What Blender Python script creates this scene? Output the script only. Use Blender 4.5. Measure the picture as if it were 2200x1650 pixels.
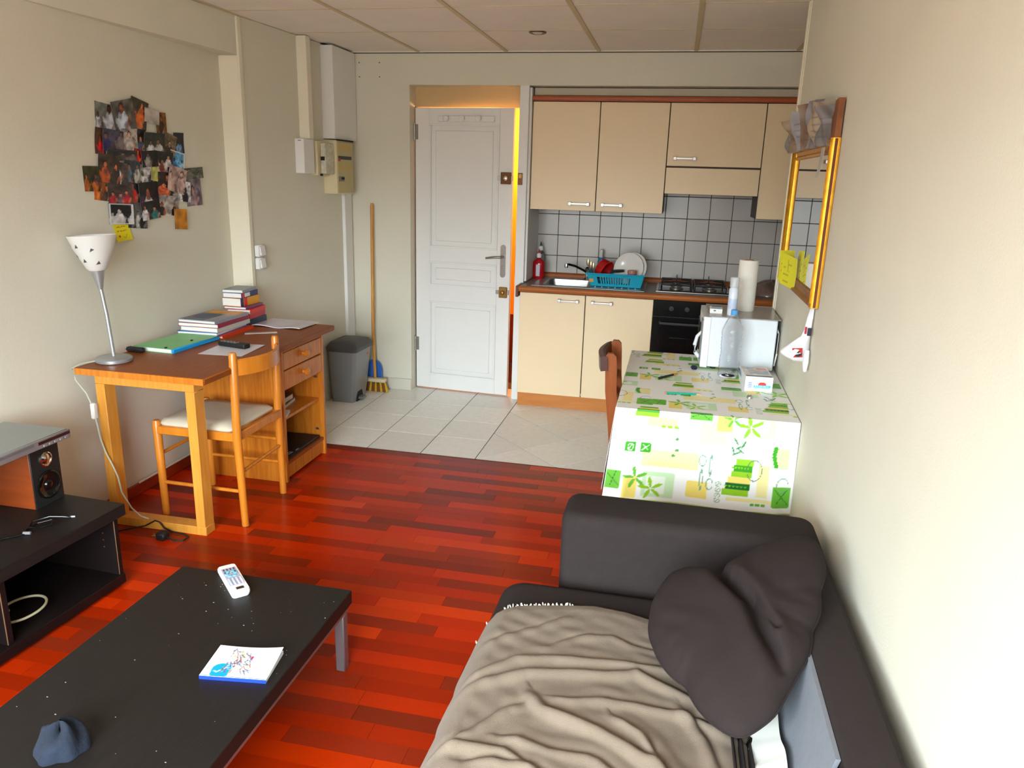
import bpy, bmesh, math, random
import numpy as np
from mathutils import Vector, Matrix

for o in list(bpy.data.objects): bpy.data.objects.remove(o, do_unlink=True)
SC = bpy.context.scene
COL = SC.collection
RAD = math.radians

# ------------------------------------------------------------------ camera
cam = bpy.data.cameras.new('camera'); camo = bpy.data.objects.new('camera', cam); COL.objects.link(camo)
cam.sensor_fit = 'HORIZONTAL'; cam.sensor_width = 36.0; cam.lens = 1617.34/2200*36.0
cam.clip_start = 0.02; cam.clip_end = 100
_r = Vector((0.97736, 0.20964, 0.02847)); _u = Vector((-0.08224, 0.25249, 0.9641)); _f = Vector((-0.19493, 0.94462, -0.26401))
M = Matrix(((_r.x, _u.x, -_f.x, 0), (_r.y, _u.y, -_f.y, 0), (_r.z, _u.z, -_f.z, 1.555), (0, 0, 0, 1)))
camo.matrix_world = M
SC.camera = camo

# ------------------------------------------------------------------ world, daylight, exposure
w = bpy.data.worlds.new('World'); SC.world = w; w.use_nodes = True
bg = w.node_tree.nodes['Background']; bg.inputs[1].default_value = 26.0
# overcast sky above the horizon, dull street and buildings below it
_n = w.node_tree.nodes; _l = w.node_tree.links
_tc = _n.new('ShaderNodeTexCoord'); _sp = _n.new('ShaderNodeSeparateXYZ'); _cr = _n.new('ShaderNodeValToRGB')
_l.new(_tc.outputs['Generated'], _sp.inputs[0]); _l.new(_sp.outputs['Z'], _cr.inputs[0]); _l.new(_cr.outputs[0], bg.inputs[0])
_cr.color_ramp.elements[0].position = 0.0; _cr.color_ramp.elements[0].color = (0.17, 0.175, 0.165, 1)
_cr.color_ramp.elements[1].position = 0.10; _cr.color_ramp.elements[1].color = (0.79, 0.925, 1.0, 1)
SC.view_settings.view_transform = 'Standard'; SC.view_settings.look = 'None'
SC.view_settings.gamma = 1.0; SC.view_settings.use_curve_mapping = False
SC.view_settings.exposure = 0.42

def area(name, loc, rot, sx, sy, power, col):
    L = bpy.data.lights.new(name, 'AREA'); L.shape = 'RECTANGLE'; L.size = sx; L.size_y = sy; L.energy = power; L.color = col
    o = bpy.data.objects.new(name, L); COL.objects.link(o); o.location = loc; o.rotation_euler = rot
    return o
# daylight entering the window in the wall behind the photographer
_w = area('window_portal', (-0.95, -0.69, 1.25), (RAD(90), 0, 0), 2.18, 1.48, 1, (1, 1, 1))
_w.data.cycles.is_portal = True      # guides the skylight sampling through the window opening

# ------------------------------------------------------------------ constants of the room
XR = 0.504; YE = 3.846; YB = 5.162; H = 2.344; ZH = 2.141
XN = -2.48; YT = 3.906; XG = -1.0105; TT = 0.3282; YN = -0.70
def xleft(y): return -2.270 - 0.0787*(YB-y)

# ------------------------------------------------------------------ materials
def lin(c):
    r = []
    for v in c[:3]:
        v = v/255.0
        r.append(v/12.92 if v <= 0.04045 else ((v+0.055)/1.055)**2.4)
    return (r[0], r[1], r[2], 1.0)
MATS = {}
def mat(name, rgb, rough=0.5, metal=0.0, spec=0.5, var=0.0, vscale=8.0, bump=0.0, bscale=200.0, objcol=False, trans=0.0, ior=1.45,
        coat=0.0, emit=None, estr=0.0, alpha=1.0, sheen=0.0, stretch=(1, 1, 1), rgb2=None, coords='Object', sss=0.0, bdist=0.002):
    if name in MATS: return MATS[name]
    m = bpy.data.materials.new(name); m.use_nodes = True; nt = m.node_tree; N = nt.nodes; L = nt.links
    b = N['Principled BSDF']
    b.inputs['Roughness'].default_value = rough; b.inputs['Metallic'].default_value = metal
    b.inputs['Specular IOR Level'].default_value = spec; b.inputs['IOR'].default_value = ior
    b.inputs['Transmission Weight'].default_value = trans; b.inputs['Coat Weight'].default_value = coat
    b.inputs['Alpha'].default_value = alpha; b.inputs['Sheen Weight'].default_value = sheen
    c = lin(rgb); b.inputs['Base Color'].default_value = c
    col = None
    if objcol:
        oi = N.new('ShaderNodeObjectInfo'); col = oi.outputs['Color']
    if var > 0 or bump > 0:
        tc = N.new('ShaderNodeTexCoord'); mp = N.new('ShaderNodeMapping'); mp.inputs['Scale'].default_value = stretch
        L.new(tc.outputs[coords], mp.inputs['Vector'])
    if var > 0:
        nz = N.new('ShaderNodeTexNoise'); nz.inputs['Scale'].default_value = vscale; nz.inputs['Detail'].default_value = 5
        L.new(mp.outputs[0], nz.inputs['Vector'])
        if rgb2 is not None:
            mx = N.new('ShaderNodeMix'); mx.data_type = 'RGBA'
            rp = N.new('ShaderNodeValToRGB'); rp.color_ramp.elements[0].position = 0.5-0.35*(1.0/(0.5+var)); rp.color_ramp.elements[1].position = 0.5+0.35*(1.0/(0.5+var))
            rp.color_ramp.elements[0].position = max(0.0, rp.color_ramp.elements[0].position); rp.color_ramp.elements[1].position = min(1.0, rp.color_ramp.elements[1].position)
            L.new(nz.outputs['Fac'], rp.inputs[0]); L.new(rp.outputs[0], mx.inputs[0])
            mx.inputs[6].default_value = c; mx.inputs[7].default_value = lin(rgb2)
            col = mx.outputs[2]
        else:
            mr = N.new('ShaderNodeMapRange'); mr.inputs[1].default_value = 0.25; mr.inputs[2].default_value = 0.75
            mr.inputs[3].default_value = 1-var; mr.inputs[4].default_value = 1+var
            L.new(nz.outputs['Fac'], mr.inputs[0])
            hs = N.new('ShaderNodeHueSaturation'); L.new(mr.outputs[0], hs.inputs['Value'])
            if col is not None: L.new(col, hs.inputs['Color'])
            else: hs.inputs['Color'].default_value = c
            col = hs.outputs[0]
    if col is not None: L.new(col, b.inputs['Base Color'])
    if bump > 0:
        n2 = N.new('ShaderNodeTexNoise'); n2.inputs['Scale'].default_value = bscale; n2.inputs['Detail'].default_value = 3
        L.new(mp.outputs[0], n2.inputs['Vector'])
        bp = N.new('ShaderNodeBump'); bp.inputs['Strength'].default_value = bump; bp.inputs['Distance'].default_value = bdist
        L.new(n2.outputs['Fac'], bp.inputs['Height']); L.new(bp.outputs[0], b.inputs['Normal'])
    if emit is not None:
        b.inputs['Emission Color'].default_value = lin(emit); b.inputs['Emission Strength'].default_value = estr
    MATS[name] = m
    return m
def mat_print(name='printed', rough=0.45, spec=0.4):
    if name in MATS: return MATS[name]
    m = bpy.data.materials.new(name); m.use_nodes = True; nt = m.node_tree
    b = nt.nodes['Principled BSDF']; b.inputs['Roughness'].default_value = rough; b.inputs['Specular IOR Level'].default_value = spec
    a = nt.nodes.new('ShaderNodeAttribute'); a.attribute_name = 'Col'
    nt.links.new(a.outputs['Color'], b.inputs['Base Color'])
    MATS[name] = m
    return m

# ------------------------------------------------------------------ mesh builder
def wloc(o):
    v = Vector((0, 0, 0))
    while o is not None:
        v = v + o.location; o = o.parent
    return v
class MB:
    def __init__(s): s.v = []; s.f = []
    def add(s, vs, fs):
        k = len(s.v); s.v += [tuple(p) for p in vs]; s.f += [tuple(i+k for i in f) for f in fs]; return s
    def box(s, x0, y0, z0, x1, y1, z1, b=0.0):
        if x1 < x0: x0, x1 = x1, x0
        if y1 < y0: y0, y1 = y1, y0
        if z1 < z0: z0, z1 = z1, z0
        lo = (x0, y0, z0); hi = (x1, y1, z1)
        if b <= 0:
            vs = [(x0, y0, z0), (x1, y0, z0), (x1, y1, z0), (x0, y1, z0), (x0, y0, z1), (x1, y0, z1), (x1, y1, z1), (x0, y1, z1)]
            return s.add(vs, [(3, 2, 1, 0), (4, 5, 6, 7), (0, 1, 5, 4), (1, 2, 6, 5), (2, 3, 7, 6), (3, 0, 4, 7)])
        b = min(b, 0.49*(x1-x0), 0.49*(y1-y0), 0.49*(z1-z0))
        vs = []; ix = {}
        for sx in (0, 1):
            for sy in (0, 1):
                for sz in (0, 1):
                    sg = (sx, sy, sz)
                    for k in range(3):
                        p = []
                        for a in range(3):
                            e = hi[a] if sg[a] else lo[a]
                            if a != k: e += -b if sg[a] else b
                            p.append(e)
                        ix[(sg, k)] = len(vs); vs.append(tuple(p))
        fs = []
        for k in range(3):
            i, j = [a for a in range(3) if a != k]
            for sk in (0, 1):
                q = []
                for si, sj in ((0, 0), (1, 0), (1, 1), (0, 1)):
                    g = [0, 0, 0]; g[k] = sk; g[i] = si; g[j] = sj; q.append(ix[(tuple(g), k)])
                fs.append(tuple(q))
            for si in (0, 1):
                for sj in (0, 1):
                    g0 = [0, 0, 0]; g0[i] = si; g0[j] = sj; g1 = list(g0); g1[k] = 1
                    g0 = tuple(g0); g1 = tuple(g1)
                    fs.append((ix[(g0, i)], ix[(g0, j)], ix[(g1, j)], ix[(g1, i)]))
        for sx in (0, 1):
            for sy in (0, 1):
                for sz in (0, 1):
                    g = (sx, sy, sz); fs.append((ix[(g, 0)], ix[(g, 1)], ix[(g, 2)]))
        return s.add(vs, fs)
    def prism(s, poly, d, axis='z'):
        # poly 2D outline; d=(lo,hi) along axis.  axis z: (x,y); axis x: (y,z); axis y: (x,z)
        n = len(poly); vs = []
        for e in d:
            for (a, b) in poly:
                vs.append((a, b, e) if axis == 'z' else ((e, a, b) if axis == 'x' else (a, e, b)))
        fs = [tuple(range(n)), tuple(range(n, 2*n))] + [(i, (i+1) % n, n+(i+1) % n, n+i) for i in range(n)]
        return s.add(vs, fs)
    def tube(s, pts, r, n=8, cap=True):
        pts = [Vector(p) for p in pts]; m = len(pts)
        rs = r if isinstance(r, (list, tuple)) else [r]*m
        vs = []; fs = []; up = None
        for i in range(m):
            t = (pts[min(i+1, m-1)]-pts[max(i-1, 0)])
            t = t.normalized() if t.length > 1e-9 else Vector((0, 0, 1))
            if up is None:
                up = Vector((0, 0, 1)) if abs(t.z) < 0.9 else Vector((1, 0, 0))
            a = t.cross(up)
            if a.length < 1e-6: a = t.orthogonal()
            a.normalize(); bb = t.cross(a).normalized(); up = -bb if False else up
            for k in range(n):
                an = 2*math.pi*k/n
                vs.append(tuple(pts[i]+a*(math.cos(an)*rs[i])+bb*(math.sin(an)*rs[i])))
        for i in range(m-1):
            for k in range(n):
                fs.append((i*n+k, i*n+(k+1) % n, (i+1)*n+(k+1) % n, (i+1)*n+k))
        if cap:
            fs.append(tuple(range(n-1, -1, -1))); fs.append(tuple(range((m-1)*n, m*n)))
        return s.add(vs, fs)
    def lathe(s, prof, c=(0, 0, 0), n=24, axis='z', sy=1.0):
        vs = []; fs = []; m = len(prof)
        for (r, h) in prof:
            for k in range(n):
                a = 2*math.pi*k/n; x = r*math.cos(a); y = r*math.sin(a)*sy
                if axis == 'z': p = (c[0]+x, c[1]+y, c[2]+h)
                elif axis == 'x': p = (c[0]+h, c[1]+x, c[2]+y)
                else: p = (c[0]+x, c[1]+h, c[2]+y)
                vs.append(p)
        for i in range(m-1):
            for k in range(n):
                fs.append((i*n+k, i*n+(k+1) % n, (i+1)*n+(k+1) % n, (i+1)*n+k))
        fs.append(tuple(range(n-1, -1, -1))); fs.append(tuple(range((m-1)*n, m*n)))
        return s.add(vs, fs)
    def loft(s, rings, close=True, cap=True):
        n = len(rings[0]); vs = [p for r in rings for p in r]; fs = []
        for i in range(len(rings)-1):
            for k in range(n if close else n-1):
                fs.append((i*n+k, i*n+(k+1) % n, (i+1)*n+(k+1) % n, (i+1)*n+k))
        if cap and close:
            fs.append(tuple(range(n-1, -1, -1))); fs.append(tuple(range((len(rings)-1)*n, len(rings)*n)))
        return s.add(vs, fs)
    def move(s, dx=0, dy=0, dz=0, rz=0, piv=(0, 0), M=None):
        out = []
        c, sn = math.cos(rz), math.sin(rz)
        for (x, y, z) in s.v:
            if M is not None:
                q = M @ Vector((x, y, z)); out.append(tuple(q)); continue
            x -= piv[0]; y -= piv[1]
            out.append((piv[0]+c*x-sn*y+dx, piv[1]+sn*x+c*y+dy, z+dz))
        s.v = out; return s
    def mesh(s, name, m, off=Vector((0, 0, 0)), smooth=40, recalc=True):
        me = bpy.data.meshes.new(name)
        me.from_pydata([(x-off.x, y-off.y, z-off.z) for x, y, z in s.v], [], s.f)
        if recalc:
            bm = bmesh.new(); bm.from_mesh(me); bmesh.ops.recalc_face_normals(bm, faces=bm.faces[:]); bm.to_mesh(me); bm.free()
        if smooth:
            me.polygons.foreach_set('use_smooth', [True]*len(me.polygons))
            me.set_sharp_from_angle(angle=RAD(smooth))
        if m is not None: me.materials.append(m)
        me.update()
        return me
    def build(s, name, m, parent=None, local=False, smooth=40, recalc=True, loc=None):
        if parent is None:
            if loc is None:
                xs = [p[0] for p in s.v]; ys = [p[1] for p in s.v]; zs = [p[2] for p in s.v]
                loc = ((min(xs)+max(xs))/2, (min(ys)+max(ys))/2, min(zs))
            off = Vector(loc)
        else:
            off = Vector((0, 0, 0)) if local else wloc(parent)
        o = bpy.data.objects.new(name, s.mesh(name, m, off, smooth, recalc)); COL.objects.link(o)
        if parent is None: o.location = off
        else: o.parent = parent
        return o
def tag(o, label=None, cat=None, group=None, kind=None):
    if label: o['label'] = label
    if cat: o['category'] = cat
    if group: o['group'] = group
    if kind: o['kind'] = kind
    return o
def thing(name, label, cat, loc=(0, 0, 0), rz=0.0, group=None, kind=None):
    o = bpy.data.objects.new(name, None); COL.objects.link(o); o.location = loc; o.rotation_euler = (0, 0, rz)
    o.empty_display_size = 0.05
    return tag(o, label, cat, group, kind)
def struct(name, mb, m, label=None, **k):
    return tag(mb.build(name, m, **k), label or None, None, None, 'structure')
def inst(name, me, loc, scale=(1, 1, 1), rz=0, parent=None, color=None):
    o = bpy.data.objects.new(name, me); COL.objects.link(o); o.location = loc; o.scale = scale; o.rotation_euler = (0, 0, rz)
    if parent is not None: o.parent = parent
    if color is not None: o.color = color
    return o

# ------------------------------------------------------------------ printed sheets (vertex coloured grids with thickness)
class Canvas:
    def __init__(s, nx, ny, w, h, rgb=(255, 255, 255)):
        s.nx = nx; s.ny = ny; s.w = w; s.h = h
        s.u, s.t = np.meshgrid(np.linspace(0, w, nx), np.linspace(0, h, ny))
        s.c = np.zeros((ny, nx, 3)); s.c[:] = lin(rgb)[:3]
    def put(s, mask, rgb, a=1.0):
        mask = np.clip(mask, 0, 1)[..., None]*a
        s.c = s.c*(1-mask)+np.array(lin(rgb)[:3])*mask; return s
    def rect(s, x0, y0, x1, y1, rgb, a=1.0, rot=0.0, rnd=0.0):
        cx, cy = (x0+x1)/2, (y0+y1)/2; du = s.u-cx; dv = s.t-cy
        c, n = math.cos(rot), math.sin(rot); p = np.abs(c*du+n*dv)-(x1-x0)/2+rnd; q = np.abs(-n*du+c*dv)-(y1-y0)/2+rnd
        d = np.hypot(np.maximum(p, 0), np.maximum(q, 0))+np.minimum(np.maximum(p, q), 0)-rnd
        return s.put(d < 0, rgb, a)
    def ell(s, cx, cy, rx, ry, rgb, a=1.0, rot=0.0):
        du = s.u-cx; dv = s.t-cy; c, n = math.cos(rot), math.sin(rot)
        return s.put(((c*du+n*dv)/rx)**2+((-n*du+c*dv)/ry)**2 < 1, rgb, a)
    def ring(s, cx, cy, rx, ry, t, rgb, a=1.0, rot=0.0):
        du = s.u-cx; dv = s.t-cy; c, n = math.cos(rot), math.sin(rot)
        d = (np.sqrt(((c*du+n*dv)/rx)**2+((-n*du+c*dv)/ry)**2)-1)*min(rx, ry)
        return s.put(np.abs(d) < t, rgb, a)
    def line(s, x0, y0, x1, y1, t, rgb, a=1.0):
        dx, dy = x1-x0, y1-y0; L2 = dx*dx+dy*dy+1e-12
        k = np.clip(((s.u-x0)*dx+(s.t-y0)*dy)/L2, 0, 1)
        return s.put(np.hypot(s.u-x0-k*dx, s.t-y0-k*dy) < t, rgb, a)
    def noise(s, rng, amt, cells=6):
        g = rng.rand(cells+1, cells+1)
        X = s.u/s.w*cells*0.999; Y = s.t/s.h*cells*0.999; i = X.astype(int); j = Y.astype(int); fx = X-i; fy = Y-j
        v = g[j, i]*(1-fx)*(1-fy)+g[j, i+1]*fx*(1-fy)+g[j+1, i]*(1-fx)*fy+g[j+1, i+1]*fx*fy
        s.c = np.clip(s.c*(1+amt*(v[..., None]-0.5)*2), 0, 1); return s
def sheet(name, cv, M, m, parent=None, thick=0.0006, bend=None, local=True):
    """printed sheet: canvas x -> local X, canvas y -> local Y, facing +Z; M places it in the world"""
    nx, ny = cv.nx, cv.ny
    z = np.zeros_like(cv.u) if bend is None else bend(cv.u/cv.w, cv.t/cv.h)
    top = np.stack([cv.u-cv.w/2, cv.t-cv.h/2, z+thick], -1).reshape(-1, 3)
    idx = np.arange(nx*ny).reshape(ny, nx)
    q = np.stack([idx[:-1, :-1], idx[:-1, 1:], idx[1:, 1:], idx[1:, :-1]], -1).reshape(-1, 4)
    bot = top.copy(); bot[:, 2] -= thick; off = nx*ny
    q2 = q[:, ::-1]+off
    brd = np.concatenate([idx[0, :], idx[1:, -1], idx[-1, -2::-1], idx[-2:0:-1, 0]])
    nb = np.roll(brd, -1); q3 = np.stack([nb, brd, brd+off, nb+off], -1)
    V = np.concatenate([top, bot]); F = np.concatenate([q, q2, q3])
    R3 = np.array(M.to_3x3()); V = V @ R3.T
    T = np.array(M.translation)
    me = bpy.data.meshes.new(name)
    if parent is not None:
        V = V+T-np.array(wloc(parent))
    me.from_pydata(V.tolist(), [], F.tolist())
    col = np.ones((len(V), 4), dtype=np.float32); cc = cv.c.reshape(-1, 3)
    col[:off, :3] = cc; col[off:, :3] = 0.75*np.ones(3)
    at = me.color_attributes.new('Col', 'FLOAT_COLOR', 'POINT'); at.data.foreach_set('color', col.ravel())
    me.polygons.foreach_set('use_smooth', [True]*len(me.polygons)); me.set_sharp_from_angle(angle=RAD(60))
    me.materials.append(m); me.update()
    o = bpy.data.objects.new(name, me); COL.objects.link(o)
    if parent is None: o.location = T
    else: o.parent = parent
    return o
def frame(loc, xdir, ydir):
    x = Vector(xdir).normalized(); z = x.cross(Vector(ydir)).normalized(); y = z.cross(x)
    return Matrix(((x.x, y.x, z.x, loc[0]), (x.y, y.y, z.y, loc[1]), (x.z, y.z, z.z, loc[2]), (0, 0, 0, 1)))

# palette
m_wall = mat('wallpaper_cream', (222, 217, 199), 0.85, var=0.03, vscale=3.0, bump=0.25, bscale=160)
m_wallR = m_wall
m_trim = mat('cream_trim_paint', (238, 230, 208), 0.5)
m_white = mat('white_paint', (236, 234, 230), 0.45, var=0.015, vscale=5)
m_ceil = mat('ceiling_panel_white', (240, 232, 220), 0.9, var=0.03, vscale=5, bump=0.3, bscale=260)
m_tbar = mat('ceiling_grid_bar', (205, 188, 150), 0.6)
m_dark = mat('dark_gap', (30, 26, 24), 0.8)
m_tile = mat('floor_tile_glazed', (216, 212, 204), 0.35, var=0.05, vscale=30, objcol=True)
m_grout = mat('grout_grey', (96, 92, 85), 0.9, var=0.1, vscale=20)
m_plank = mat('cherry_laminate', (150, 45, 20), 0.22, objcol=True, var=0.20, vscale=7.0, stretch=(1.5, 30, 1), coords='Generated', spec=0.17)
m_lamgap = mat('laminate_joint', (60, 18, 10), 0.6)
m_pine = mat('varnished_pine', (216, 134, 40), 0.34, var=0.9, vscale=5, rgb2=(184, 96, 22), stretch=(14, 14, 1.2), coat=0.2)
m_pineh = mat('varnished_pine_top', (156, 82, 22), 0.42, spec=0.3, var=0.9, vscale=5, rgb2=(128, 62, 14), stretch=(16, 1.4, 16))
m_pinel = mat('pale_pine', (226, 158, 66), 0.4, var=0.9, vscale=5, rgb2=(206, 134, 46), stretch=(14, 14, 1.2))
m_orange = mat('honey_beech', (220, 136, 42), 0.3, var=0.8, vscale=4, rgb2=(198, 112, 28), stretch=(10, 10, 1), coat=0.25)
m_redwood = mat('reddish_chair_wood', (146, 74, 14), 0.45, spec=0.3, var=0.8, vscale=4, rgb2=(118, 54, 10), stretch=(10, 10, 1))
m_dkwood = mat('dark_rail_wood', (70, 30, 16), 0.35)
m_cab = mat('cream_cabinet_laminate', (243, 218, 178), 0.38, var=0.012, vscale=4)
m_counter = mat('brown_worktop_edge', (180, 104, 46), 0.45, spec=0.3, var=0.6, vscale=6, rgb2=(152, 80, 32), stretch=(1, 12, 12))
m_ctop = mat('worktop_taupe', (134, 112, 96), 0.4, var=0.1, vscale=60)
m_plinth = mat('orange_oak_plinth', (206, 132, 58), 0.45, var=0.7, vscale=6, rgb2=(186, 110, 42), stretch=(1, 8, 8))
m_steel = mat('brushed_steel', (172, 167, 161), 0.33, 0.95)
m_chrome = mat('chrome', (225, 225, 225), 0.12, 1.0)
m_black = mat('black_gloss', (16, 15, 15), 0.15)
m_blackm = mat('black_matt', (26, 25, 26), 0.55)
m_grey = mat('grey_plastic', (120, 120, 122), 0.4)
m_espr = mat("wenge_laminate", (30, 26, 24), 0.48, spec=0.3, var=0.3, vscale=6, stretch=(40, 1.5, 40), bump=0.3, bscale=30, bdist=0.0006)
m_esprd = mat('dark_wenge', (26, 17, 16), 0.48, spec=0.3, var=0.25, vscale=6, stretch=(30, 1.5, 30))
m_alu = mat('aluminium_grey', (150, 146, 150), 0.38, 0.7)
m_silver = mat('silver_paint', (172, 174, 176), 0.3, 0.6)
m_sofa = mat('charcoal_brown_fabric', (51, 44, 43), 0.9, spec=0.15, var=0.06, vscale=40, bump=0.5, bscale=900)
m_pillow = mat('dark_brown_cotton', (47, 39, 38), 0.9, spec=0.15, var=0.05, vscale=30, bump=0.35, bscale=900)
m_greyfab = mat('grey_fabric', (118, 121, 128), 0.85, var=0.05, vscale=60, bump=0.3, bscale=600)
m_blanket = mat('taupe_fleece', (128, 113, 98), 0.95, spec=0.15, var=0.05, vscale=60, bump=0.6, bscale=700, sheen=0.1)
m_paper = mat('white_paper', (236, 236, 238), 0.6)
m_pages = mat('book_pages', (232, 228, 220), 0.8, var=0.06, vscale=90, stretch=(0.2, 0.2, 6))
m_gold = mat('gilded_frame', (198, 136, 22), 0.32, 0.6, var=0.25, vscale=30)
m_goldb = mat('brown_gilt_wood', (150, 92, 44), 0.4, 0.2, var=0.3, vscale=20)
m_dsteel = mat('worn_door_steel', (150, 142, 134), 0.35, 0.8)
m_brass = mat('aged_brass', (150, 112, 56), 0.35, 0.7)
m_bronze = mat('bronze_lock', (104, 66, 34), 0.4, 0.5)
m_print = mat_print()
m_clothprint = mat_print('oilcloth_print', 0.4, 0.3)
m_glass = mat('clear_plastic', (240, 246, 250), 0.06, trans=1.0, ior=1.25)
m_pane = bpy.data.materials.new('window_glass'); m_pane.use_nodes = True
_pn = m_pane.node_tree.nodes; _pn.remove(_pn['Principled BSDF']); _mx = _pn.new('ShaderNodeMixShader'); _mx.inputs[0].default_value = 0.06
_tr = _pn.new('ShaderNodeBsdfTransparent'); _gl = _pn.new('ShaderNodeBsdfGlossy'); _gl.inputs['Roughness'].default_value = 0.02
for _a, _b in ((_tr.outputs[0], _mx.inputs[1]), (_gl.outputs[0], _mx.inputs[2]), (_mx.outputs[0], _pn['Material Output'].inputs[0])): m_pane.node_tree.links.new(_a, _b)
m_hall = mat('hall_yellow_paint', (240, 170, 40), 0.8)

# ================================================================== STRUCTURE
# ---- floor slab and laminate planks
fl = MB(); fl.box(-2.62, YN-0.15, -0.16, 2.0, 6.6, -0.0065)
floor = struct('floor', fl, m_lamgap, 'red cherry laminate floor with a white tiled kitchen strip', loc=(0, 0, 0))
rng = random.Random(7)
unit = MB(); unit.box(-0.5, -0.5, -1, 0.5, 0.5, 0)
me_plank = unit.mesh('plank', m_plank, smooth=0)
PW = 0.0652; REDS = [(204, 50, 2), (184, 40, 2), (160, 36, 4), (130, 38, 14), (212, 60, 3), (172, 40, 3), (140, 40, 18), (194, 44, 2), (118, 38, 20)]
planks = []
row = 0; y = YT-0.004
while y > YN:
    y1 = max(y-PW, YN); x = -2.48-rng.random()*0.5
    if row % 3 == 0: jog = rng.random()*0.4
    while x < 0.52:
        Lp = rng.choice([0.28, 0.36, 0.44, 0.52, 0.6])
        a = max(x, -2.479); b = min(x+Lp, 0.503)
        if b-a > 0.03:
            c = rng.choice(REDS); c = tuple(0.72*a_+0.28*b_ for a_, b_ in zip(c, (170, 46, 8))); k = 0.92+0.16*rng.random()
            planks.append((a, b, y1, y, tuple(min(255, v*k) for v in c)))
        x += Lp
    y = y1; row += 1
def seen(p):
    cx = (p[0]+p[1])/2; cy = (p[2]+p[3])/2
    if cy < 1.0: return -1
    if cx > -0.30 and cy < 2.3: return -1
    if -1.5 < cx < -0.95 and cy < 1.95: return -1
    if cx < -2.0 and cy < 2.2: return -1
    if cx > -0.1 and cy > 2.75: return -1
    return 1/math.hypot(cx+0.2, cy)
planks.sort(key=lambda p: -seen(p))
for i, p in enumerate(planks[:298]):
    c = lin(p[4])
    inst('plank', me_plank, ((p[0]+p[1])/2, (p[2]+p[3])/2, 0), (p[1]-p[0]-0.0010, p[3]-p[2]-0.0009, 0.0064), parent=floor, color=c)
rest = {}
for p in planks[298:]: rest.setdefault(REDS.index(min(REDS, key=lambda q: sum((a-b)**2 for a, b in zip(q, p[4])))), []).append(p)
mb = MB()
for k, L in rest.items():
    for p in L: mb.box(p[0]+.0005, p[2]+.0005, -0.0064, p[1]-.0005, p[3]-.0005, 0)
o = mb.build('plank_field', m_plank, floor); o.color = lin((170, 46, 8)); o['kind'] = 'stuff'

# ---- tiles
gr = MB(); gr.box(-2.36, YT, -0.0063, 1.9, 5.60, -0.0025)
gro = gr.build('grout_bed', m_grout, floor)
def clip(poly, a, b, c):        # keep a*x+b*y<=c
    out = []
    for i in range(len(poly)):
        p, q = poly[i], poly[(i+1) % len(poly)]
        dp = a*p[0]+b*p[1]-c; dq = a*q[0]+b*q[1]-c
        if dp <= 0: out.append(p)
        if dp*dq < 0:
            t = dp/(dp-dq); out.append((p[0]+t*(q[0]-p[0]), p[1]+t*(q[1]-p[1])))
    return out
def tile(poly, col):
    mbt = MB(); mbt.prism(poly, (-0.006, 0.0)); t = mbt.build('floor_tile', m_tile, floor, smooth=0); t.color = col
def tcol():
    k = 0.97+0.05*rng.random(); return lin((244*k, 240*k, 232*k))
g = 0.0027
for i in range(4):
    for j in range(5):
        x1 = XG-i*TT; x0 = max(x1-TT, xleft(YT+j*TT)-0.03); y0 = YT+j*TT; y1 = min(y0+TT, 5.42)
        if y0 > 5.40: continue
        tile([(x0+g, y0+g), (x1-g, y0+g), (x1-g, y1-g), (x0+g, y1-g)], tcol())
dg = TT*math.sqrt(2); vx, vy = XG+0.004, 4.38
for i in range(-6, 8):
    for j in range(-6, 8):
        cx = vx+(i+j)*dg/2; cy = vy+dg/2+(i-j)*dg/2
        h = dg/2-g*1.4
        poly = [(cx-h, cy), (cx, cy-h), (cx+h, cy), (cx, cy+h)]
        for (a, b, c) in ((-1, 0, -(XG+g)), (1, 0, 1.49), (0, -1, -(YT+g)), (0, 1, 5.14)):
            poly = clip(poly, a, b, c)
            if len(poly) < 3: break
        if len(poly) < 3: continue
        ar = abs(sum(poly[k][0]*poly[(k+1) % len(poly)][1]-poly[(k+1) % len(poly)][0]*poly[k][1] for k in range(len(poly))))/2
        if ar < 0.0008: continue
        tile(poly, tcol())
sill = MB(); sill.box(-2.38, YT-0.004, -0.006, 0.62, YT+0.002, 0.0015)
sill.build('edge_strip', mat('threshold_dark', (84, 40, 28), 0.5), floor)

# ---- walls
mb = MB(); mb.box(XN-0.15, YN-0.15, 0, XN, 3.95, H)
mb.prism([(XN-0.15, 3.95), (xleft(3.95), 3.95), (xleft(5.45), 5.45), (XN-0.15, 5.45)], (0, H))
mb.prism([(XN-0.01, 2.50), (xleft(2.50)+0.001, 2.50), (xleft(3.95), 3.95), (XN-0.01, 3.95)], (2.15, H))
struct('wall_left', mb, m_wall, 'cream papered wall on the left behind the desk', loc=(XN, 1.5, 0), smooth=20)
mb = MB(); mb.box(XR, YN-0.15, 0, XR+0.11, YE, H)
struct('wall_right', mb, m_wallR, 'cream papered wall on the right with the mirror', loc=(XR+0.05, 1.5, 0))
mb = MB(); mb.box(-2.36, YB, 0, -1.832, YB+0.28, H); mb.box(-1.832, YB, ZH, 1.62, YB+0.135, H)
struct('wall_far', mb, m_wall, 'cream wall and header around the door and kitchen alcove', loc=(-1, YB+0.07, 0))
for (hx_, hz_) in ((-2.19, 2.28), (-2.19, 2.19), (-2.045, 2.28), (-2.045, 2.19)):
    MB().lathe([(0.004, -0.001), (0.004, 0.002), (0.001, 0.002)], (hx_, YB, hz_), 8, 'y').build('nail_hole', m_dark, bpy.data.objects['wall_far'])
mb = MB(); mb.box(1.5, YE-0.1, 0, 1.62, 5.75, H); mb.box(XR+0.11, YE-0.12, 0, 1.5, YE-0.02, H)
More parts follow.
